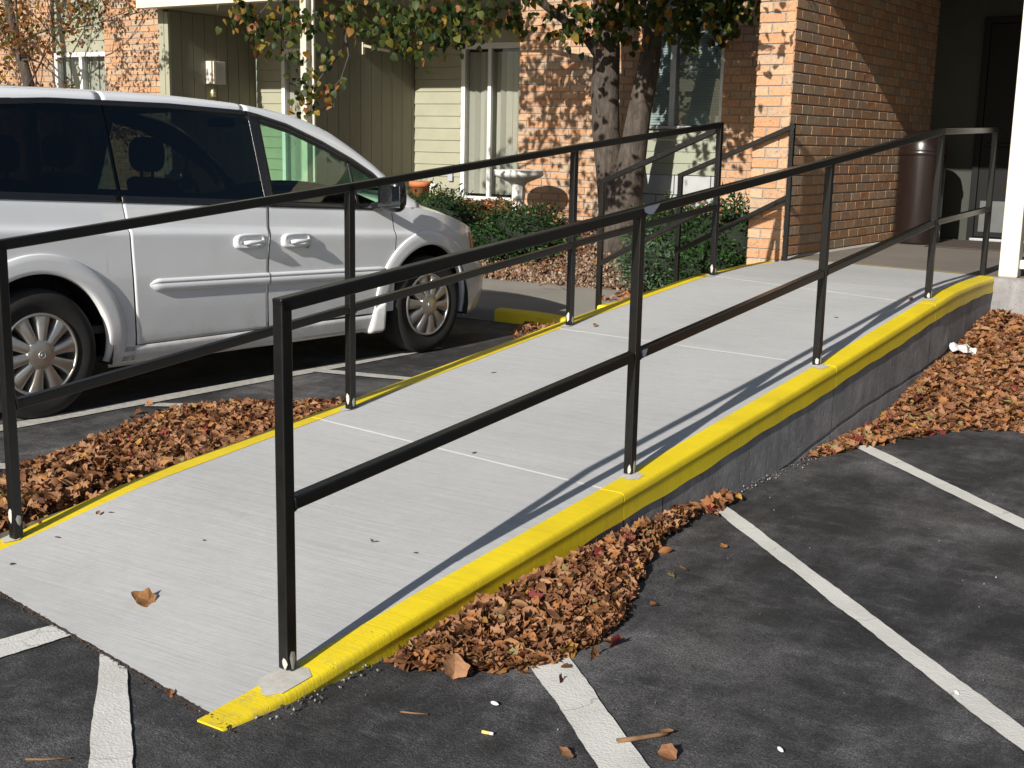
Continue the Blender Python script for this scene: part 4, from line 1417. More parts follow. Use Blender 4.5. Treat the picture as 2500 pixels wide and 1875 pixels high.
# windscreen
rows = []
for u, e in zip(us, E_):
    if u < UW: continue
    k = (u - UW) / (2.84 - UW)
    row = []
    for j in range(15):
        t = -1 + 2 * j / 14
        row.append((u + (.20 + .10 * k) * (1 - t * t), CW + (CW - e.y) * t, e.z + .026 * (1 - abs(t) ** 2.4) * (1 - k)))
    rows.append(row)
b = MB(); b.grid(rows); b.build('windscreen', M['glass_green'], van)
# bonnet
rows = []
for i in range(25):
    s_ = 2.52 + (S_END - 2.52) * i / 24 * .995
    u, yn = nose(s_)
    p = side(s_, zf(u))
    row = []
    k = min(1, (u - 2.5) / 1.25)
    for j in range(17):
        t = -1 + 2 * j / 16
        row.append((p.x + .02 * (1 - t * t), CW + (CW - p.y) * t, p.z + (.14 - .06 * k) * (1 - abs(t) ** 2.2) * min(1, (CW - p.y) / .6)))
    rows.append(row)
b = MB(); b.grid(rows); o = b.build('bonnet', [M['car'], M['inner']], van); fix_normals(o)
if sum(p.normal.z for p in o.data.polygons) < 0: o.data.flip_normals()
b = MB()
b.grid([[(2.5 + (.02 if t else -.06) + .3 * (1 - (2 * j / 12 - 1) ** 2) * .8, .12 + (2 * CW - .24) * j / 12, 1.03 - .02 * t + .08 * (1 - (2 * j / 12 - 1) ** 2)) for t in (0, 1, 2, 3)] for j in range(13)])
b.build('cowl', M['mirror_blk'], van)
for y in (.35, .95):
    b = MB(); b.bar((2.80, y, 1.105), (2.72, y + .5, 1.12), .018, .018); b.build('wiper', M['mirror_blk'], van)

# side windows
WZ0 = lambda u: belt(u) + .012
def win(name, a, c, mat):
    for o in patch(name, a, c, WZ0, lambda u: gl_top(u) + .01, mat, ns=24, nz=10, off=.0, thick=0):
        pass
win('quarter_window', -.90, lambda v: .532 + .024 * v - G, 'glass_dark')
win('sliding_window', lambda v: .534 + .024 * v + G, lambda v: 1.520 + .03 * v, 'glass_dark')
win('door_window', lambda v: 1.585 + .035 * v, lambda v: 2.60, 'glass_green')
for sgn in (1,):
    # black pillar between the doors and black trim round the glass
    patch('door_pillar', lambda v: 1.515 + .03 * v, lambda v: 1.59 + .035 * v, belt, lambda u: gl_top(u) + .006, 'mirror_blk', ns=3, nz=10, off=.004, thick=.006)
    patch('door_pillar', lambda v: .522 + .024 * v, lambda v: .545 + .024 * v, belt, lambda u: gl_top(u) + .006, 'mirror_blk', ns=2, nz=8, off=-.006, thick=.004)
    patch('rear_pillar', -.985, -.86, belt, lambda u: gl_top(u) + .006, 'mirror_blk', ns=3, nz=8, off=.003, thick=.006)
    for a, c in ((-.95, .525), (.537, 1.512), (1.528, 2.58)):
        patch('belt_trim', a, c, lambda u: belt(u) - .004, lambda u: belt(u) + .030, 'mirror_blk', ns=20, nz=3, off=.006, thick=.008)
    patch('window_top_trim', -.92, 1.55, lambda u: gl_top(u) - .022, lambda u: gl_top(u) + .008, 'mirror_blk', ns=40, nz=2, off=.003, thick=.005)
    patch('window_top_trim', 1.53, 2.60, lambda u: max(gl_top(u) - .05, belt(u)), lambda u: max(gl_top(u) + .008, belt(u) + .01), 'mirror_blk', ns=40, nz=2, off=.003, thick=.005)
# quarter glass divider near the mirror
patch('quarter_divider', lambda v: 2.27, lambda v: 2.292, belt, lambda u: gl_top(u), 'mirror_blk', ns=2, nz=6, off=.003, thick=.006)

# rear end
b = MB(); pts = [side(-.98, z) for z in (.24, .5, .8, 1.0, belt(-.98))]; rows = []
for p in pts + [gtop_pt(-.98), E_[0]]:
    rows.append([(p.x - .05 * (1 - t * t), CW + (CW - p.y) * t, p.z) for t in (-1, -.6, 0, .6, 1)])
b.grid(rows[:5]); b.build('tailgate', M['car'], van)
b = MB(); b.grid(rows[4:]); b.build('rear_window', M['glass_dark'], van)

# handles
for par, u in ((sdoor[0], 1.345), (fdoor[0], 1.70)):
    z = .845 if u < 1.5 else .835
    y = side(u, z).y
    b = MB()
    n = 28; outer = []; inner = []
    for i in range(n):
        a = 2 * math.pi * i / n
        ca, sa = math.cos(a), math.sin(a)
        sx = math.copysign(abs(ca) ** .55, ca); sz = math.copysign(abs(sa) ** .6, sa)
        outer.append((u + .118 * sx, z + .046 * sz)); inner.append((u + .010 + .078 * sx, z + .004 + .029 * sz))
    R0 = [(p[0], y + .004, p[1]) for p in outer]; R1 = [(u + (p[0] - u) * .96, y - .016, z + (p[1] - z) * .93) for p in outer]
    R2 = [(p[0], y - .015, p[1]) for p in inner]; R3 = [(u + (p[0] - u) * .9, y + .012, z + (p[1] - z) * .85) for p in inner]
    L = R0 + R1 + R2 + R3
    fs = []
    for r_ in range(3):
        for i in range(n):
            fs.append((r_ * n + i, r_ * n + (i + 1) % n, (r_ + 1) * n + (i + 1) % n, (r_ + 1) * n + i))
    fs.append(tuple(3 * n + i for i in range(n)))
    b.add(L, fs, 0, .5, True)
    o = b.build('handle', M['car'], par); fix_normals(o)
    b = MB(); b.tube([(u - .055, y - .020, z - .006), (u - .02, y - .030, z - .004), (u + .05, y - .030, z - .004), (u + .092, y - .018, z - .006)], [.011, .013, .013, .011], 10)
    b.build('handle_bar', M['car'], par)
b = MB(); b.lathe([(.0, -.006), (.013, -.006), (.013, 0), (0, 0)], 14, (1.70 + .09, side(1.79, .80).y - .002, .795), 'y'); b.build('lock', M['alu'], fdoor[0])

# mirror
def mirror_obj(sgn):
    b = MB(); c = Vector((2.40, -.135, 1.095)); rows = []
    for i in range(13):
        a = math.pi * i / 12
        row = []
        for k in range(17):
            t = 2 * math.pi * k / 16
            x = c.x + .075 * (1 - math.cos(a)) * .5 * 1.6 - .05
            sc_ = math.sin(a) ** .45 if 0 < a < math.pi else 0
            ct, s_t = math.cos(t), math.sin(t)
            row.append((x, c.y + .10 * sc_ * math.copysign(abs(ct) ** .6, ct), c.z + .112 * sc_ * math.copysign(abs(s_t) ** .6, s_t)))
        rows.append(row)
    if sgn < 0: rows = [[(p[0], 2 * CW - p[1], p[2]) for p in r_] for r_ in rows]
    b.grid(rows); o = b.build('wing_mirror', M['mirror_blk'], van); fix_normals(o)
    b = MB(); b.bar((2.40, -.07, 1.03), (2.42, .05, 1.01), .06, .05); b.v = b.v if sgn > 0 else mirror(b.v); b.build('mirror_arm', M['mirror_blk'], o, .01)
    b = MB(); b.hexa([(2.352, -.255, 1.02), (2.352, -.06, 1.02), (2.356, -.06, 1.02), (2.356, -.255, 1.02), (2.352, -.25, 1.155), (2.352, -.065, 1.155), (2.356, -.065, 1.155), (2.356, -.25, 1.155)]); b.v = b.v if sgn > 0 else mirror(b.v); b.build('mirror_glass', M['chrome'], o)
mirror_obj(1); mirror_obj(-1)

# wheels
def wheel_meshes():
    t = MB(); t.lathe([(.215, .0), (.235, -.004), (.27, -.014), (.305, -.010), (.325, .004), (.334, .025), (.336, .06), (.336, .15), (.33, .19), (.30, .212), (.22, .212)], 56, axis='y')
    r = MB(); r.lathe([(.2155, .006), (.214, -.006), (.206, -.010), (.200, -.006), (.197, .012), (.190, .05), (.185, .10)], 56, axis='y')
    for k in range(10):
        a0 = 2 * math.pi * (k + .5) / 10
        rows = []
        for rad, w, y in ((.055, .024, -.016), (.09, .027, -.016), (.14, .033, -.012), (.18, .042, -.006), (.203, .052, -.002)):
            row = []
            for q, d in ((-1.0, .055), (-.92, .008), (-.70, .0), (0, -.003), (.70, .0), (.92, .008), (1.0, .055)):
                ca, sa = math.cos(a0), math.sin(a0)
                row.append((rad * ca - q * w * sa, y + d, rad * sa + q * w * ca))
            rows.append(row)
        r.grid(rows)
    h = MB(); h.lathe([(.080, .02), (.080, -.014), (.074, -.018), (.045, -.022), (0, -.023)], 36, axis='y')
    e = MB(); e.lathe([(.020, -.021), (.020, -.0255), (.016, -.0255), (.016, -.021)], 24, axis='y'); e.lathe([(.009, -.021), (.009, -.0255), (0, -.0255)], 16, axis='y')
    w_ = MB(); w_.lathe([(.200, .06), (.0, .055)], 40, axis='y')
    return t.mesh('tyre', M['rubber']), r.mesh('rim', M['alloy']), h.mesh('hub_cap', M['alloy']), e.mesh('emblem', M['alu']), w_.mesh('wheel_disc', M['alloy_dark'])
WM = wheel_meshes()
for hu, ang in ((HUBS[0], .15), (HUBS[1], .42)):
    for sgn in (1, -1):
        w_ = link('wheel', WM[0], van)
        w_.location = (hu, .006 if sgn > 0 else 2 * CW - .006, WR)
        w_.rotation_euler = (0, ang, 0 if sgn > 0 else math.pi)
        for nm, me in zip(('rim', 'hub_cap', 'emblem', 'wheel_disc'), WM[1:]):
            link(nm, me, w_)
        # wheel housing
        b = MB(); rows = []
        for k in range(19):
            a = math.pi * (k / 18 * 1.16 - .08)
            p = (hu + (AR + .02) * math.cos(a), WR + (AR + .02) * math.sin(a))
            rows.append([(p[0], y if sgn > 0 else 2 * CW - y, p[1]) for y in (.012, .15, .30)])
        b.grid(rows)
        b.grid([[(r_[2][0], r_[2][1], r_[2][2]), (hu, r_[2][1], WR)] for r_ in rows], smooth=False)
        b.build('wheel_housing', M['inner'], van)
# foot of the sill behind the front wheel
b = MB(); b.hexa([(2.34, .0, .185), (2.475, -.022, .19), (2.475, .10, .19), (2.34, .10, .185), (2.38, -.004, .36), (2.49, -.030, .42), (2.49, .10, .42), (2.38, .10, .36)]); b.build('sill_foot', M['car'], van, .03, 4)
# underbody, floor, seats, dash
b = MB(); b.box((-.95, .10, .24), (3.2, 2 * CW - .10, .27)); b.build('underbody', M['inner'], van)
b = MB(); b.box((-.95, .05, .40), (2.5, 2 * CW - .05, .44)); b.build('floor', M['inner'], van)
b = MB(); b.box((2.05, .12, .75), (2.55, 2 * CW - .12, 1.01)); b.build('dashboard', M['seat'], van, .05, 3)
b = MB(); b.tube([(1.93 + .06 * math.sin(a), 1.42 + .18 * math.cos(a), .98 + .17 * math.sin(a)) for a in frange(0, 6.283, 22)], .014, 8); b.build('steering_wheel', M['seat'], van)
for u, ys_ in ((1.35, (.50, 1.43)), (.45, (.50, 1.43)), (-.40, (.50, 1.43))):
    for y in ys_:
        b = MB(); b.box((u - .20, y - .24, .44), (u + .30, y + .24, .70)); b.hexa([(u - .22, y - .24, .68), (u - .06, y - .24, .68), (u - .06, y + .24, .68), (u - .22, y + .24, .68), (u - .36, y - .21, 1.20), (u - .25, y - .21, 1.20), (u - .25, y + .21, 1.20), (u - .36, y + .21, 1.20)])
        so = b.build('seat', M['seat'], van, .05, 3)
        b = MB(); hr = []
        for i_ in range(11):
            a_ = -math.pi / 2 + math.pi * i_ / 10
            row = []
            for k_ in range(17):
                t_ = 2 * math.pi * k_ / 16
                cx_ = math.copysign(abs(math.cos(t_)) ** .7, math.cos(t_)); sy_ = math.copysign(abs(math.sin(t_)) ** .6, math.sin(t_))
                q_ = max(.001, math.cos(a_)) ** .5
                row.append((u - .325 + .06 * cx_ * q_, y + .135 * sy_ * q_, 1.33 + .10 * math.copysign(abs(math.sin(a_)) ** .8, math.sin(a_))))
            hr.append(row)
        b.grid(hr); b.box((u - .335, y - .06, 1.17), (u - .32, y - .05, 1.26)); b.box((u - .335, y + .05, 1.17), (u - .32, y + .06, 1.26)); b.build('headrest', M['seat'], so)
b = MB(); b.box((1.93 - .02, .86, 1.50), (1.97, 1.08, 1.56)); b.build('inside_mirror', M['seat'], van, .012)

# ================================================================== TREES
def frame_top(x, y):                    # height up to which the photograph shows the crown's underside
    return 1.45 - .0415 * x + .1002 * y
CL = [(-10.08, 10.2, 2.76, 0.22, 34, 0.5),(-9.84, 10.2, 2.56, 0.16, 20, 0.55),(-9.63, 10.3, 2.63, 0.25, 34, 0.3),(-9.85, 10.2, 2.33, 0.1, 7, 0.5),(-9.34, 10.3, 2.7, 0.25, 36, 0.2),(-9.47, 10.3, 2.24, 0.14, 14, 0.3),(-9.32, 10.3, 2.03, 0.16, 18, 0.35),(-9.24, 10.3, 1.85, 0.15, 20, 0.6),(-9.39, 10.3, 1.72, 0.12, 14, 0.6),(-9.06, 10.3, 1.87, 0.14, 18, 0.7),(-8.89, 10.3, 1.92, 0.1, 8, 0.4),(-9.06, 10.3, 2.23, 0.16, 14, 0.3),(-9.0, 10.3, 2.57, 0.25, 38, 0.2),(-8.72, 10.3, 2.68, 0.25, 38, 0.2),(-8.56, 10.3, 2.55, 0.15, 12, 0.25),(-8.34, 10.3, 2.71, 0.25, 38, 0.2),(-8.13, 10.3, 2.5, 0.2, 30, 0.15),(-7.92, 10.3, 2.37, 0.2, 32, 0.2),(-7.76, 10.3, 2.29, 0.16, 22, 0.2),(-7.97, 10.3, 2.65, 0.28, 46, 0.15),(-7.66, 10.3, 2.57, 0.28, 46, 0.2),(-7.46, 10.3, 2.44, 0.18, 22, 0.3),(-7.32, 10.3, 2.67, 0.28, 44, 0.2),(-6.96, 10.2, 2.53, 0.22, 30, 0.45),(-6.77, 10.2, 2.68, 0.28, 40, 0.25),(-6.69, 10.3, 2.57, 0.2, 22, 0.3),(-6.51, 10.3, 2.64, 0.22, 20, 0.35),(-6.39, 10.4, 2.48, 0.16, 10, 0.35),(-6.13, 10.5, 2.44, 0.16, 22, 0.15),(-5.94, 10.4, 2.52, 0.22, 28, 0.3),(-5.86, 10.4, 2.66, 0.25, 30, 0.3),(-6.13, 10.4, 2.67, 0.2, 14, 0.4),(-5.59, 10.3, 2.5, 0.22, 30, 0.2),(-5.48, 10.4, 2.58, 0.2, 26, 0.35),(-5.48, 10.5, 2.35, 0.1, 6, 0.7),(-5.35, 10.3, 2.63, 0.2, 24, 0.3),(-4.97, 10.2, 2.58, 0.25, 36, 0.25),(-4.81, 10.2, 2.47, 0.2, 28, 0.25),(-5.02, 10.2, 2.42, 0.1, 7, 0.6),(-4.66, 10.2, 2.53, 0.22, 32, 0.2),(-4.51, 10.2, 2.59, 0.22, 30, 0.25),(-4.46, 10.2, 2.41, 0.14, 16, 0.15),(-4.36, 10.2, 2.52, 0.14, 14, 0.3),(-4.18, 10.1, 2.59, 0.16, 14, 0.35),(-4.76, 10.2, 2.33, 0.08, 5, 0.3)]
TB = Vector((-5.86, 11.0, .42))
tree = thing('tree', 'forked tree with grey bark and heart shaped leaves in front of the brick wall', 'tree', TB)
def loc(pts): return [tuple(Vector(p) - TB) for p in pts]
b = MB()
b.tube(loc([(-5.86, 11.0, .30), (-5.87, 11.0, .46), (-5.90, 11, .8), (-5.94, 11, 1.1), (-6.02, 11.0, 1.55), (-6.05, 11.0, 1.95), (-6.04, 11.0, 2.35), (-6.10, 11, 2.8), (-6.2, 10.9, 3.6), (-6.3, 10.8, 4.6)]),
       [.225, .19, .155, .145, .135, .14, .13, .10, .08, .04], 18, jit=.05)
b.tube(loc([(-5.80, 10.98, .36), (-5.77, 10.98, .6), (-5.75, 10.98, .95), (-5.72, 10.99, 1.3), (-5.66, 11, 1.75), (-5.58, 11.0, 2.2), (-5.53, 11, 2.7), (-5.45, 10.9, 3.4), (-5.3, 10.8, 4.5)]),
       [.19, .165, .15, .135, .115, .10, .085, .07, .03], 18, jit=.05)
trunk = b.build('trunk', M['bark'], tree)
def limb(pts, r0, r1, n=7):
    k = len(pts); m = MB(); m.tube(loc(pts), [r0 + (r1 - r0) * i / (k - 1) for i in range(k)], n, jit=.06); m.build('branch', M['bark'], tree)
limb([(-6.06, 11.0, 2.2), (-6.2, 10.9, 2.42), (-6.36, 10.7, 2.6), (-6.6, 10.4, 2.85), (-6.8, 9.6, 3.1), (-6.9, 8.6, 3.1), (-7.1, 8.1, 2.9), (-7.5, 8.0, 2.75)], .055, .012)
limb([(-6.1, 11.0, 2.85), (-6.6, 10.7, 3.2), (-7.0, 9.6, 3.4), (-7.0, 8.2, 3.2)], .05, .012)
limb([(-6.5, 10.6, 2.75), (-7.0, 10.4, 2.95), (-7.4, 10.2, 3.05)], .03, .01)
limb([(-5.53, 11.0, 2.7), (-5.2, 10.7, 3.0), (-4.8, 10.4, 3.15), (-4.3, 10.2, 3.2)], .05, .012)
limb([(-5.6, 11.0, 2.9), (-5.6, 10.4, 3.4), (-5.5, 9.6, 3.8), (-5.3, 8.8, 4.0)], .05, .012)
for p in ([(-6.98, 8.08, 2.82), (-6.86, 8.11, 2.5), (-6.89, 8.11, 2.22), (-6.98, 8.11, 2.1), (-7.14, 8.07, 1.93), (-7.25, 8.03, 1.76)],
          [(-6.9, 8.11, 2.27), (-6.85, 8.1, 2.11), (-6.91, 8.07, 1.92), (-7.02, 8.05, 1.82)],
          [(-7.41, 8.0, 2.74), (-7.64, 7.96, 2.5), (-7.84, 7.96, 2.36)],
          [(-7.41, 8.0, 2.74), (-7.49, 8.0, 2.35), (-7.41, 8.02, 2.04)],
          [(-6.4, 8.03, 2.82), (-6.16, 8.03, 2.5), (-6.08, 8.03, 2.15)],
          [(-7.0, 10.4, 3.0), (-7.0, 10.35, 2.7), (-6.9, 10.25, 2.5)],
          [(-6.3, 10.85, 2.55), (-6.35, 10.6, 2.5), (-6.25, 10.5, 2.42)],
          [(-5.0, 10.5, 3.1), (-4.9, 10.3, 2.8), (-4.75, 10.2, 2.4)],
          [(-4.5, 10.25, 3.18), (-4.4, 10.2, 2.8), (-4.2, 10.12, 2.6)],
          [(-5.85, 10.9, 2.9), (-5.9, 10.6, 2.7), (-5.9, 10.45, 2.5)]):
    limb(p, .010, .0035, 5)
# individual leaves: the ones that show largest
def heart_mesh(v, tone):
    V, F = HEART_T[v]
    b = MB(); b.add([tuple(p) for p in V], F, 0, tone); return b.mesh('leaf', M['green'])
LM = {}
rl = random.Random(5)
P_, S_, R_, T_ = [], [], [], []
cand = []
for (x, y, z, r, n, br) in CL:
    sc_ = 1.
    if x < -7.15:                       # this limb reaches forward over the walk
        sc_ = .78; x, y, z, r = x * sc_, y * sc_, 1.45 + (z - 1.45) * sc_, r * sc_
    for k in range(int(n * (1.0 if -7.15 < x < -6.0 else 1.9 if x > -6 else 1.5))):
        d = RNG.normal(0, .55, 3); d[2] *= .9
        p = np.array([x, y, z]) + d * r * np.array([1.15, 1.0, 1.])
        t = rl.random()
        tone = (.68 + .32 * rl.random()) if rl.random() < br * .8 else .66 * t
        cand.append((p, .078 * sc_ * rl.uniform(.7, 1.25), (rl.gauss(-1.25, .45), rl.gauss(0, .5), rl.gauss(.2, .9)), tone))
rl.shuffle(cand)
for i, (p, s, e, tone) in enumerate(cand):
    if i < 290:
        key = (rl.randrange(3), int(tone * 11.99))
        if key not in LM: LM[key] = heart_mesh(key[0], (key[1] + .5) / 12)
        o = bpy.data.objects.new('leaf', LM[key]); COL.objects.link(o); o.parent = tree
        o.location = Vector(p) - TB; o.scale = (s, s, s); o.rotation_euler = e
    else:
        P_.append(p - np.array(TB)); S_.append(s); R_.append(e); T_.append(tone)
# the crown above
def crown(n, cx, rx, dens_shift=0):
    k = 0
    while k < n:
        d = RNG.normal(0, 1, 3); d /= np.linalg.norm(d); d *= RNG.uniform(.25, 1) ** .5
        c0 = np.array(cx) + d * np.array(rx)
        if c0[2] < frame_top(c0[0], c0[1]) + .12 or c0[1] > 11.1: continue
        m = int(RNG.integers(10, 26))
        for _ in range(m):
            q = c0 + RNG.normal(0, .15, 3)
            if q[2] < frame_top(q[0], q[1]) + .03: continue
            t = RNG.random()
            P_.append(q - np.array(TB)); S_.append(.075 * RNG.uniform(.7, 1.25)); R_.append((RNG.normal(-1.2, .5), RNG.normal(0, .5), RNG.normal(.2, .9)))
            T_.append(.66 * t if RNG.random() > .25 else .68 + .32 * RNG.random()); k += 1
crown(8500, (-4.9, 9.5, 3.9), (1.0, 1.45, 1.7))
limb([(-5.3, 8.8, 4.0), (-4.7, 8.4, 3.7), (-4.2, 8.1, 3.35), (-3.8, 7.95, 3.05)], .014, .005, 5)  # unseen branch, added to carry the leaf clump that shades the pillar
crown(150, (-3.78, 7.95, 2.95), (.25, .35, .35))  # unseen leaf clump, added to throw shade on the pillar's top
crown(450, (-6.7, 8.9, 3.8), (1.1, 1.2, 1.1))
crown(900, (-7.2, 7.9, 3.4), (1.3, .8, .8))
R_ = np.array(R_)
cr = scatter('crown', HEART_T, M['green'], np.array(P_), np.array(S_), euler_mats(R_[:, 0], R_[:, 1], R_[:, 2]), np.array(T_), tree)
cr['kind'] = 'stuff'

# small dry tree in front of the far left brick wall
T2 = Vector((-14.2, 10.45, .45))
tr2 = thing('young_tree', 'slim young tree with sparse brown leaves against the far brick wall', 'tree', T2)
b = MB(); b.tube([tuple(Vector(p) - T2) for p in [(-14.15, 10.45, .3), (-14.2, 10.45, 1.4), (-14.27, 10.5, 2.05), (-14.40, 10.5, 2.44), (-14.54, 10.5, 2.8), (-14.6, 10.5, 3.1), (-14.7, 10.5, 4.0), (-14.8, 10.5, 5.0)]], [.10, .085, .075, .065, .06, .05, .035, .015], 10, jit=.05)
b.build('trunk', M['bark'], tr2)
r3 = random.Random(9); LP2, LS2, LR2, LT2 = [], [], [], []
def twig_from(p, d, L, r, depth):
    pts = [p]; v = d.normalized()
    for i in range(5):
        v = (v + Vector((r3.gauss(0, .16), r3.gauss(0, .12), r3.gauss(.02, .14)))).normalized(); pts.append(pts[-1] + v * L / 5)
    m.tube([tuple(q - T2) for q in pts], [r * (1 - .16 * i) for i in range(6)], 5)
    for q in pts[2:]:
        for _ in range(12 if depth else 4):
            if r3.random() < .75:
                w = q + Vector((r3.gauss(0, .07), r3.gauss(0, .06), r3.gauss(-.02, .07)))
                LP2.append(tuple(w - T2)); LS2.append(.05 * r3.uniform(.5, 1.2)); LR2.append((r3.gauss(1.3, .6), r3.gauss(0, .7), r3.uniform(0, 6))); LT2.append(r3.choice((r3.uniform(.86, 1), r3.uniform(.9, 1), r3.uniform(.78, 1), r3.uniform(.3, .75))))
    if depth < 2:
        for q in pts[2:]:
            if r3.random() < .8:
                twig_from(q, v + Vector((r3.gauss(0, .8), r3.gauss(0, .3), r3.gauss(.1, .6))), L * .55, r * .5, depth + 1)
m = MB()
for z, dx, dz, L in ((1.5, -1, .6, 1.2), (1.7, 1, .9, 1.4), (2.0, 1, .5, 1.7), (2.15, -1, .7, 1.4), (2.3, 1, 1.1, 1.6), (2.5, -1, .5, 1.5), (2.55, 1, .15, 1.6), (2.7, 1, .9, 1.5), (2.9, -1, 1, 1.3), (3.1, 1, .8, 1.5), (1.9, -.8, .2, 1.3), (3.4, .6, 1, 1.2), (2.35, .9, -.1, 1.5)):
    x = interp(z, [(1.4, -14.2), (2.05, -14.27), (2.8, -14.54), (3.4, -14.65)])
    twig_from(Vector((x, 10.47, z)), Vector((dx, r3.uniform(-.35, .25), dz)), L, .016, 0)
o = m.build('twigs', M['bark'], tr2); o['kind'] = 'stuff'
LR2 = np.array(LR2)
o = scatter('crown', HEART_T, M['green'], np.array(LP2), np.array(LS2), euler_mats(LR2[:, 0], LR2[:, 1], LR2[:, 2]), np.array(LT2), tr2); o['kind'] = 'stuff'

# ================================================================== SHRUBS
def ever_template():
    return [(np.array([(0, -.5, 0), (.16, -.1, .03), (.10, .3, .0), (0, .5, -.04), (-.10, .3, 0), (-.16, -.1, .03)]), [(0, 1, 2, 3), (0, 3, 4, 5)]),
            (np.array([(0, -.5, 0), (.22, 0, .06), (0, .5, 0), (-.22, 0, .06)]), [(0, 1, 2), (0, 2, 3)])]
ET = ever_template()
def shrub(name, label, blobs, group, n_per=5200, blue=0.):
    c = blobs[0][0]; O = np.array([c[0], c[1], bedz(c[0], c[1]) if c[1] > 10.08 else .14])
    t = thing(name, label, 'shrub', tuple(O), 0, group)
    core = MB(); P, S, E, T = [], [], [], []
    for ctr, rad, bl_ in blobs:
        prof = [(max(.001, .80 * math.cos(a)), .80 * math.sin(a)) for a in frange(-1.5, 1.57, 9)]
        k = len(core.v); core.lathe(prof, 14)
        core.v[k:] = [(v[0] * rad[0] + ctr[0] - O[0], v[1] * rad[1] + ctr[1] - O[1], v[2] * rad[2] + ctr[2] - O[2]) for v in core.v[k:]]
        n = int(n_per * rad[0] / .5)
        d = RNG.normal(0, 1, (n, 3)); d /= np.linalg.norm(d, axis=1)[:, None]
        lump = 1 + .19 * np.sin(d[:, 0] * 7 + d[:, 2] * 9 + ctr[0] * 9) + .13 * np.sin(d[:, 1] * 13 - d[:, 0] * 8 + 1) + .05 * RNG.normal(0, 1, n)
        rr = RNG.uniform(.72, 1.08, n) * lump
        p = np.array(ctr) + d * rr[:, None] * np.array(rad)
        ok = p[:, 2] > O[2] - .05
        p = p[ok]; d = d[ok]; P.append(p - O); S.append(RNG.uniform(.030, .062, len(p)))
        yaw = np.arctan2(d[:, 1], d[:, 0]) - np.pi / 2 + RNG.normal(0, .6, len(p)); pit = np.arcsin(np.clip(d[:, 2], -1, 1)) + RNG.normal(.2, .5, len(p))
        E.append(np.column_stack([pit, RNG.normal(0, .8, len(p)), yaw]))
        tt = np.clip(.35 + .22 * RNG.normal(0, 1, len(p)) + .3 * bl_, 0, .78); 
        if bl_ > .5: tt = np.clip(RNG.normal(.9, .1, len(p)), .5, 1)
        T.append(tt)
    core.build('core', pm_core, t)
    P = np.vstack(P); S = np.concatenate(S); E = np.vstack(E); T = np.concatenate(T)
    o = scatter('foliage', ET, M['ever'], P, S, euler_mats(E[:, 0], E[:, 1], E[:, 2]), T, t); o['kind'] = 'stuff'
    return t
pm_core = pm('shrub_core', (.008, .014, .006), .95, .3, 20)
shrub('shrub', 'low dark evergreen shrub beside the front of the white van', [((-7.72, 10.55, .62), (.50, .36, .30), 0), ((-8.1, 10.6, .58), (.36, .33, .26), 0)], 'evergreen shrubs in the planting bed')
shrub('shrub', 'low dark evergreen shrub in front of the white bird bath', [((-6.70, 10.62, .55), (.44, .34, .26), 0), ((-6.98, 10.5, .46), (.28, .26, .20), .1)], 'evergreen shrubs in the planting bed')
shrub('shrub', 'wide evergreen shrub with bluish lower sprays between tree trunk and brick pillar', [((-4.30, 10.1, .62), (.42, .34, .36), .1), ((-4.80, 10.2, .60), (.42, .36, .34), .15), ((-4.86, 9.86, .42), (.34, .24, .22), 1.), ((-4.3, 9.75, .40), (.28, .22, .2), .3)], 'evergreen shrubs in the planting bed')

# ================================================================== GARDEN THINGS
bt = thing('bird_bath', 'white cast stone bird bath with a fluted column behind the shrub', 'bird bath', (-7.02, 10.98, .40))
b = MB(); b.lathe([(0, 0), (.15, 0), (.15, .05), (.10, .09)], 28); b.build('foot', M['bath'], bt)
b = MB(); b.lathe([(.085, .08), (.070, .14), (.068, .52), (.075, .60), (.10, .63)], 32, flute=.14); b.build('column', M['bath'], bt)
b = MB(); b.lathe([(.09, .625), (.16, .655), (.235, .685), (.258, .705), (.262, .722), (.252, .735), (.258, .748), (.250, .758), (.228, .752), (.17, .715), (0, .705)], 44); b.build('bowl', M['bath'], bt)
pt = thing('flower_pot', 'terracotta flower pot standing by the olive partition', 'pot', (-9.36, 12.40, .66))
b = MB(); b.lathe([(0, .0), (.085, .0), (.12, .215), (.135, .215), (.138, .28), (.120, .28), (.115, .22), (0, .22)], 30); b.build('pot', M['terracotta'], pt)
b = MB()
for k in range(14):
    a = random.uniform(0, 6.28); b.tube([(.03 * math.cos(a), .03 * math.sin(a), .2), (.06 * math.cos(a), .06 * math.sin(a), .27), (.12 * math.cos(a), .10 * math.sin(a), random.uniform(.28, .36))], [.004, .003, .002], 4)
o = b.build('dry_stems', M['twig'], pt)
gn = thing('garden_ornament', 'small painted flower and bird garden ornament beside the terracotta pot', 'ornament', (-9.13, 12.36, .67))
b = MB()
for k in range(6):
    a = k * math.pi / 3
    b.add([(0, -.004, .20)] + [(.034 * math.cos(a) + .022 * math.cos(a + q), -.01, .20 + .034 * math.sin(a) + .022 * math.sin(a + q)) for q in frange(0, 5.6, 8)] + [(.034 * math.cos(a) + .022 * math.cos(a + q), .004, .20 + .034 * math.sin(a) + .022 * math.sin(a + q)) for q in frange(0, 5.6, 8)],
          [tuple(range(1, 9)), tuple(range(16, 8, -1))] + [(1 + i, 1 + (i + 1) % 8, 9 + (i + 1) % 8, 9 + i) for i in range(8)])
b.build('petals', M['orna_white'], gn)
b = MB(); b.lathe([(0, -.012), (.018, -.008), (.018, .004), (0, .006)], 14, (0, -.008, .20), 'y'); b.build('flower_centre', M['orna_yellow'], gn)
b = MB(); b.lathe([(0, 0), (.045, .01), (.055, .06), (.035, .11), (.018, .14), (0, .15)], 16, (.02, 0, 0)); b.build('bird_body', M['orna_blue'], gn)
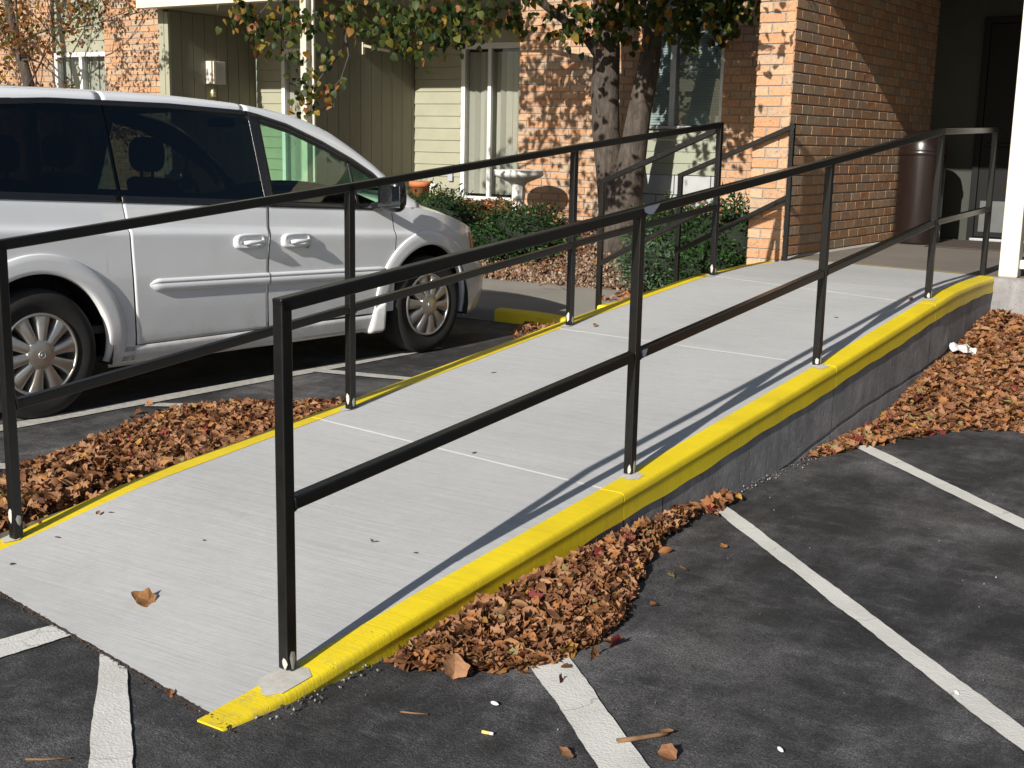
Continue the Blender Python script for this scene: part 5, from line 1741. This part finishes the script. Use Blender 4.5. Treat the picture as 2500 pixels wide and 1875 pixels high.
b = MB(); b.lathe([(0, 0), (.035, .005), (.03, .05), (0, .08)], 14, (-.06, -.01, 0)); b.build('red_bud', M['orna_red'], gn)
b = MB(); b.lathe([(0, 0), (.03, .01), (.028, .05), (0, .07)], 12, (.06, -.02, .11)); b.build('yellow_bud', M['orna_yellow'], gn)

# ================================================================== LEAVES AND LITTER
def wall_h(q, side=1, hmax=.10, reach=.45):
    xs_ = np.array([xr(v) for v in q[:, 1]]) if side > 0 else np.array([xl(v) for v in q[:, 1]])
    d = (q[:, 0] - xs_) * side
    return hmax * np.clip(1 - d / reach, .12, 1) ** .8
p1 = [(-2.03, 2.60), (-1.99, 2.57), (-1.86, 2.63), (-1.76, 2.73), (-1.68, 2.82), (-1.65, 3.03), (-1.66, 3.22), (-1.74, 3.45), (-1.84, 3.72), (-1.92, 4.0), (-1.93, 4.25), (-1.95, 4.42), (-1.99, 4.42), (-2.03, 3.9), (-2.06, 3.0)]
leaf_pile('leaf_pile', p1, 4300, .056, lambda q: wall_h(q, 1, .085, .42) * np.clip(poly_edge_dist(q, p1) / .10 + .25, 0, 1), 'pile of brown fallen leaves against the near yellow edge of the ramp', .48)
p2 = [(-1.95, 4.42), (-1.90, 4.44), (-1.88, 4.72), (-1.95, 4.75)]
leaf_pile('leaf_pile', p2, 22, .065, lambda q: wall_h(q, 1, .03, .2), 'few brown leaves caught at the ramp wall by the head of the long white stripe', .6)
p3 = [(-1.93, 5.55), (-1.86, 5.62), (-1.83, 5.98), (-1.78, 6.06), (-1.70, 6.36), (-1.47, 6.62), (-1.20, 6.80), (-.7, 6.98), (.3, 7.2), (2.0, 7.5), (2.0, 8.9), (-1.3, 8.93), (-1.82, 8.9), (-1.83, 7.3), (-1.89, 6.2)]
def h3(q): return np.array([max(0, rbz(a, b_)) for a, b_ in q]) 
q3 = sample_poly(p3, 9500); q3 = np.vstack([q3, sample_poly([(-1.93, 5.5), (-1.45, 6.7), (-.6, 7.35), (-.6, 8.9), (-1.83, 8.9), (-1.83, 7.2)], 3800)])
z3 = h3(q3) + RNG.uniform(.004, .05, len(q3)) * np.clip(poly_edge_dist(q3, p3) / .12 + .2, .2, 1)
o = scatter('leaf_bed', DEAD_T, M['dead'], np.column_stack([q3, z3]), .060 * RNG.uniform(.55, 1.25, len(q3)), euler_mats(RNG.normal(0, .45, len(q3)), RNG.normal(0, .45, len(q3)), RNG.uniform(0, 6.28, len(q3))), RNG.uniform(0, 1, len(q3)))
tag(o, 'broad bank of brown fallen leaves rising to the porch on the right', 'fallen leaves', kind='stuff')
p4 = [(-3.80, 2.46), (-4.06, 2.75), (-4.45, 3.02), (-4.62, 3.22), (-4.80, 3.80), (-4.98, 4.28), (-5.02, 4.50), (-4.86, 4.86), (-4.62, 4.98), (-4.45, 5.12), (-4.02, 5.05), (-3.72, 4.4), (-3.68, 4.0), (-3.74, 3.0)]
leaf_pile('leaf_pile', p4, 5600, .056, lambda q: wall_h(q, -1, .12, 1.0) * np.clip(poly_edge_dist(q, p4) / .15 + .2, 0, 1), 'long drift of brown leaves between the far ramp edge and the parking line', .5)
p5 = [(-3.66, 5.1), (-3.9, 5.1), (-3.78, 6.0), (-3.62, 6.0)]
leaf_pile('leaf_pile', p5, 60, .06, lambda q: wall_h(q, -1, .03, .3), 'thin line of brown leaves below the middle of the far ramp edge', .6)
p6 = [(-4.85, 7.6), (-5.15, 8.0), (-5.25, 8.34), (-4.6, 8.40), (-4.25, 8.2), (-3.8, 7.7), (-3.6, 7.3), (-3.75, 6.9), (-4.2, 7.2)]
leaf_pile('leaf_pile', p6, 620, .062, lambda q: .05 * np.clip(poly_edge_dist(q, p6) / .15, .1, 1), 'small heap of brown leaves in the kerb corner below the steps', .7)
# bed: leaf litter and bark gravel
def on_bed(poly, n, size, lift, tones, temps, mat, name, label, cat, tilt=.5):
    q = sample_poly(poly, n); z = np.array([bedz(a, b_) if b_ > 10.08 else walkz(a, b_) for a, b_ in q]) + RNG.uniform(.0, lift, n)
    o = scatter(name, temps, M[mat], np.column_stack([q, z]), size * RNG.uniform(.5, 1.3, n), euler_mats(RNG.normal(0, tilt, n), RNG.normal(0, tilt, n), RNG.uniform(0, 6.28, n)), tones(n))
    return tag(o, label, cat, kind='stuff')
bp = [(-8.6, 10.06), (-3.65, 10.06), (-3.65, 11.5), (-8.6, 11.5)]
on_bed(bp, 11000, .040, .022, lambda n: RNG.uniform(0, 1, n), CHIP_T, 'chip', 'bed_gravel', 'brown gravel covering the planting bed below the tree', 'gravel', 1.2)
on_bed(bp, 2000, .058, .03, lambda n: RNG.uniform(0, 1, n), DEAD_T, 'dead', 'bed_leaves', 'dry leaves scattered over the gravel planting bed', 'fallen leaves')
on_bed([(-10.5, 11.0), (-6.9, 11.0), (-6.9, 11.55), (-7.5, 12.75), (-10.5, 12.75)], 2600, .062, .06, lambda n: RNG.uniform(0, 1, n), DEAD_T, 'dead', 'patio_leaves', 'dry leaves banked up before the sliding door and pot', 'fallen leaves')
on_bed([(-8.3, 10.3), (-6.2, 10.3), (-6.2, 11.2), (-8.3, 11.2)], 900, .058, .05, lambda n: RNG.uniform(0, 1, n), DEAD_T, 'dead', 'hedge_leaves', 'dry leaves lying round the two low shrubs', 'fallen leaves')
on_bed([(-5.2, 9.4), (-3.7, 9.3), (-3.7, 10.2), (-5.2, 10.2)], 380, .06, .03, lambda n: RNG.uniform(0, 1, n), DEAD_T, 'dead', 'step_leaves', 'dry leaves at the foot of the steps by the pillar', 'fallen leaves')
# leaves caught in the shrubs
for (cx, cy, cz), n_ in (((-7.75, 10.5, .86), 40), ((-6.75, 10.5, .84), 40), ((-4.5, 10.0, .92), 60)):
    P = np.column_stack([RNG.normal(cx, .28, n_), RNG.normal(cy, .16, n_), np.zeros(n_)]); P[:, 2] = cz - .45 * ((P[:, 0] - cx) ** 2) - .9 * (P[:, 1] - cy) ** 2 + RNG.normal(.0, .05, n_)
    tag(scatter('caught_leaves', DEAD_T, M['dead'], P, .052 * RNG.uniform(.5, 1.1, n_), euler_mats(RNG.normal(0, .6, n_), RNG.normal(0, .6, n_), RNG.uniform(0, 6, n_)), RNG.uniform(.2, .8, n_)), 'dry leaves caught on top of ' + ('the shrub near the van' if cx < -7 else 'the shrub by the bird bath' if cx < -6 else 'the shrub by the pillar'), 'fallen leaves', kind='stuff')
# crumbs along the foot of the ramp wall and specks on the asphalt
n_ = 480
yy = RNG.uniform(2.12, 5.6, n_); xx = np.array([xr(v) for v in yy]) + np.abs(RNG.normal(.018, .022, n_))
tag(scatter('asphalt_crumbs', CHIP_T, M['crumb'], np.column_stack([xx, yy, RNG.uniform(0, .012, n_)]), RNG.uniform(.004, .014, n_), euler_mats(RNG.uniform(0, 6, n_), RNG.uniform(0, 6, n_), RNG.uniform(0, 6, n_)), RNG.uniform(0, 1, n_)), 'crumbled asphalt edge along the foot of the ramp wall', 'crumbs', kind='stuff')
n_ = 230
q = np.column_stack([RNG.uniform(-3.2, .4, n_), RNG.uniform(1.4, 5.8, n_)]); q = q[q[:, 0] > np.array([xr(v) if v > 2.05 else -9 for v in q[:, 1]]) + .02]
q = q[~((q[:, 1] > yfront(q[:, 0])) & (q[:, 0] < -2.0))]
n_ = len(q)
tag(scatter('grit', CHIP_T, M['crumb'], np.column_stack([q, np.full(n_, .003)]), RNG.uniform(.003, .009, n_), euler_mats(RNG.uniform(0, 6, n_), RNG.uniform(0, 6, n_), RNG.uniform(0, 6, n_)), RNG.uniform(.3, 1, n_)), 'small pale grit scattered over the near asphalt', 'grit', kind='stuff')

def one_leaf(x, y, z, s, tone, rot, label, t=0, name='fallen_leaf', cat='leaf', group='single leaves lying loose'):
    V, F = DEAD_T[t]; b = MB(); b.add([tuple(p * s) for p in V], F, 0, tone)
    o = b.build(name, M['dead'], None, loc=(x, y, z)); o.rotation_euler = rot
    m_ = o.modifiers.new('s', 'SUBSURF'); m_.levels = 1; m_.render_levels = 1
    return tag(o, label, cat, group)
one_leaf(-2.897, 2.443, zd(2.443, -2.897) + .010, .092, .86, (.35, -.25, 2.0), 'curled orange brown leaf lying alone low on the ramp deck', 2)
one_leaf(-3.611, 2.855, zd(2.855, -3.611) + .006, .034, .55, (.2, .2, .5), 'tiny tan leaf on the ramp deck near the left post', 4)
one_leaf(-1.852, 2.62, .030, .085, .45, (1.0, .2, .8), 'curled brown leaf standing at the front of the near leaf pile', 3)
one_leaf(-1.74, 2.795, .022, .07, .958, (.5, .6, .4), 'dark red leaf at the end of the short white stripe', 5)
one_leaf(-1.369, 2.402, .012, .048, .42, (.3, .1, 1.4), 'small brown leaf beside the short white stripe near the bottom edge', 0)
one_leaf(-1.166, 2.54, .014, .062, .30, (.3, .2, .2), 'dull brown leaf with an upturned tip right of the short stripe', 6)
one_leaf(-1.217, 2.64, .010, .046, .35, (.1, .1, 2.6), 'narrow brown leaf beside the twig on the asphalt', 4)
one_leaf(-1.695, 4.092, .010, .036, .84, (.2, .1, 1.), 'small orange leaf alone on the asphalt between two stripes', 2)
one_leaf(-2.39, 2.092, .010, .035, .75, (.5, .3, 1.), 'small curled leaf on the front edge of the ramp', 5)
one_leaf(-3.39, 6.14, zd(6.14) + .012, .045, .35, (.3, .2, .3), 'brown leaf at the foot of the far middle post', 5)
one_leaf(-2.02, 7.52, zd(7.5) + .012, .05, .25, (.5, .2, 1.), 'dark leaf at the foot of the fourth near post', 3)
def twig(pts, r, label, name='twig', mat='twig'):
    b = MB(); O = Vector(pts[0]); b.tube([tuple(Vector(p) - O) for p in pts], [r * (1 - .1 * i) for i in range(len(pts))], 6, jit=.12)
    return tag(b.build(name, M[mat], None, loc=O), label, 'twig', 'twigs on the ground')
twig([(-1.300, 2.535, .008), (-1.262, 2.575, .010), (-1.232, 2.62, .009), (-1.215, 2.64, .009)], .007, 'short brown twig on the asphalt right of the short stripe')
twig([(-1.835, 2.36, .005), (-1.80, 2.372, .006), (-1.77, 2.39, .005)], .0025, 'thin pale straw on the asphalt in front of the leaf pile')
twig([(-2.40, 1.66, .004), (-2.36, 1.683, .006), (-2.32, 1.725, .004)], .003, 'thin reddish twig on the asphalt by the left stripe')
twig([(-2.550, 3.115, zd(3.115) + .005), (-2.535, 3.10, zd(3.1) + .004), (-2.52, 3.115, zd(3.115) + .004)], .0025, 'tiny bent twig on the ramp deck')
twig([(-4.95, 8.30, .10), (-4.80, 8.12, .09), (-4.62, 8.02, .13), (-4.45, 7.90, .16)], .005, 'bent twig lying over the yellow kerb corner')
twig([(-5.95, 9.70, .155), (-5.80, 9.62, .19), (-5.72, 9.70, .17), (-5.85, 9.85, .16)], .005, 'curled twig on the sidewalk by the gravel edge')
b = MB(); b.tube([(0, 0, 0), (.020, .004, 0)], .0042, 10); o = b.build('cigarette_butt', M['orna_yellow'], None, loc=(-1.603, 2.391, .0045)); tag(o, 'cigarette butt lying on the asphalt left of the short stripe', 'cigarette butt')
b = MB(); b.tube([(.0201, .004, 0), (.030, .006, 0)], .0041, 10); b.build('paper_end', M['paper'], o)
for i, (x, y, a) in enumerate(((-.954, 2.731, .9), (-.678, 3.319, .7), (-1.664, 2.539, 1.5))):
    b = MB(); b.lathe([(0, -.014), (.0045, -.008), (.0055, 0), (.004, .008), (0, .014)], 10); o = b.build('seed_husk', M['paper'], None, loc=(x, y, .006)); o.rotation_euler = (math.pi / 2, 0, a)
    tag(o, ('white seed husk on the dark asphalt nearest the bottom edge', 'white seed husk beside the long white stripe', 'white seed husk in front of the leaf pile')[i], 'husk', 'white husks on the asphalt')
b = MB(); rr = random.Random(3)
b.grid([[(i * .028 + rr.uniform(-.008, .008), j * .026 + rr.uniform(-.008, .008), rr.uniform(0, .035)) for j in range(5)] for i in range(6)], smooth=False)
o = b.build('paper_scrap', M['paper'], None, loc=(-1.78, 7.72, rbz(-1.7, 7.75) + .05)); o.rotation_euler = (.3, .1, .6); tag(o, 'crumpled white paper scrap on the bank of leaves', 'paper')

# dirt caught in the crack at the foot of the ramp, scraps on the deck
n_ = 700
xx = RNG.uniform(-3.8, -2.1, n_); yy = yfront(xx) - np.abs(RNG.normal(.003, .008, n_))
tag(scatter('crack_dirt', CHIP_T, M['dirt'], np.column_stack([xx, yy, RNG.uniform(.001, .010, n_)]), RNG.uniform(.0025, .0075, n_), euler_mats(RNG.uniform(0, 6, n_), RNG.uniform(0, 6, n_), RNG.uniform(0, 6, n_)), RNG.uniform(0, .6, n_)), 'dark dirt caught along the front edge of the ramp', 'dirt', kind='stuff')
rr = random.Random(12)
for i, (x, y, l, w, a, lab) in enumerate(((-3.588, 2.66, .030, .012, .3, 'dark leaf scrap on the deck right of the leftmost post'), (-3.55, 2.45, .026, .014, 1.2, 'dark leaf scrap nearest the left front edge of the deck'), (-3.065, 2.852, .012, .010, .2, 'dark speck on the deck above the curled orange leaf'), (-3.58, 2.885, .028, .011, .6, 'grey scrap beside the tiny tan leaf on the deck'), (-3.359, 5.061, .05, .006, 1., 'thin dark stalk on the deck beyond the first joint'), (-2.35, 3.10, .016, .012, .4, 'dark scrap on the deck beside the long rail shadow'), (-2.25, 6.9, .03, .012, .2, 'dark scrap on the upper deck beyond the second joint'), (-2.75, 4.01, .03, .012, 1.4, 'brown scrap caught near the first deck joint'))):
    b = MB(); k = 7
    b.add([(0, 0, .004)] + [(l * .5 * math.cos(q) * rr.uniform(.7, 1.2), w * .5 * math.sin(q) * rr.uniform(.7, 1.2), rr.uniform(.0005, .003)) for q in frange(0, 5.4, k)], [(0, 1 + j, 1 + (j + 1) % k) for j in range(k)])
    o = b.build('leaf_scrap', M['scrap'], None, loc=(x, y, zd(y, x) + .002)); o.rotation_euler = (math.atan(.0985), 0, a)
    tag(o, lab, 'leaf scrap', 'dark scraps on the ramp deck')

# dirt filling the seam between the ramp's front edge and the asphalt
b = MB(); rr = random.Random(4)
b.grid([[(x, yfront(x) + .004 + rr.uniform(-.002, .003), .0068), (x, yfront(x) - .007 + rr.uniform(-.005, .004), .0045)] for x in frange(-3.80, -2.13, 120)], smooth=False)
o = b.build('seam_dirt', M['soil_dark']); fix_normals(o); o['kind'] = 'structure'
if o.data.polygons[0].normal.z < 0: o.data.flip_normals()
# weld beads where the middle rails meet the posts, stray leaves on the asphalt
def welds(th, pts, zoff):
    for i, (x, y) in enumerate(pts):
        d = Vector((.047, 1, .0985)).normalized()
        for sg in (-1, 1):
            if (i == 0 and sg < 0) or (i == len(pts) - 1 and sg > 0): continue
            c = Vector((x, y, zd(y) + zoff)) + d * sg * (W / 2 + .002)
            m = MB(); k = 20; sd = d.cross(Vector((0, 0, 1))).normalized(); up = sd.cross(d)
            ring = []
            for j in range(k + 1):
                a = 2 * math.pi * j / k; q = W / 2 * 1.05
                cx, cz = math.cos(a), math.sin(a); f = 1 / max(abs(cx), abs(cz))
                ring.append(tuple(c + sd * cx * f * q + up * cz * f * q + d * random.uniform(-.0008, .0008) - Vector(th.location)))
            m.tube(ring, [.0026 * random.uniform(.8, 1.3) for _ in ring], 5, cap=False)
            m.build('weld_bead', M['black'], th)
welds(near_t, RP, .455); welds(far_t, LP, .458)
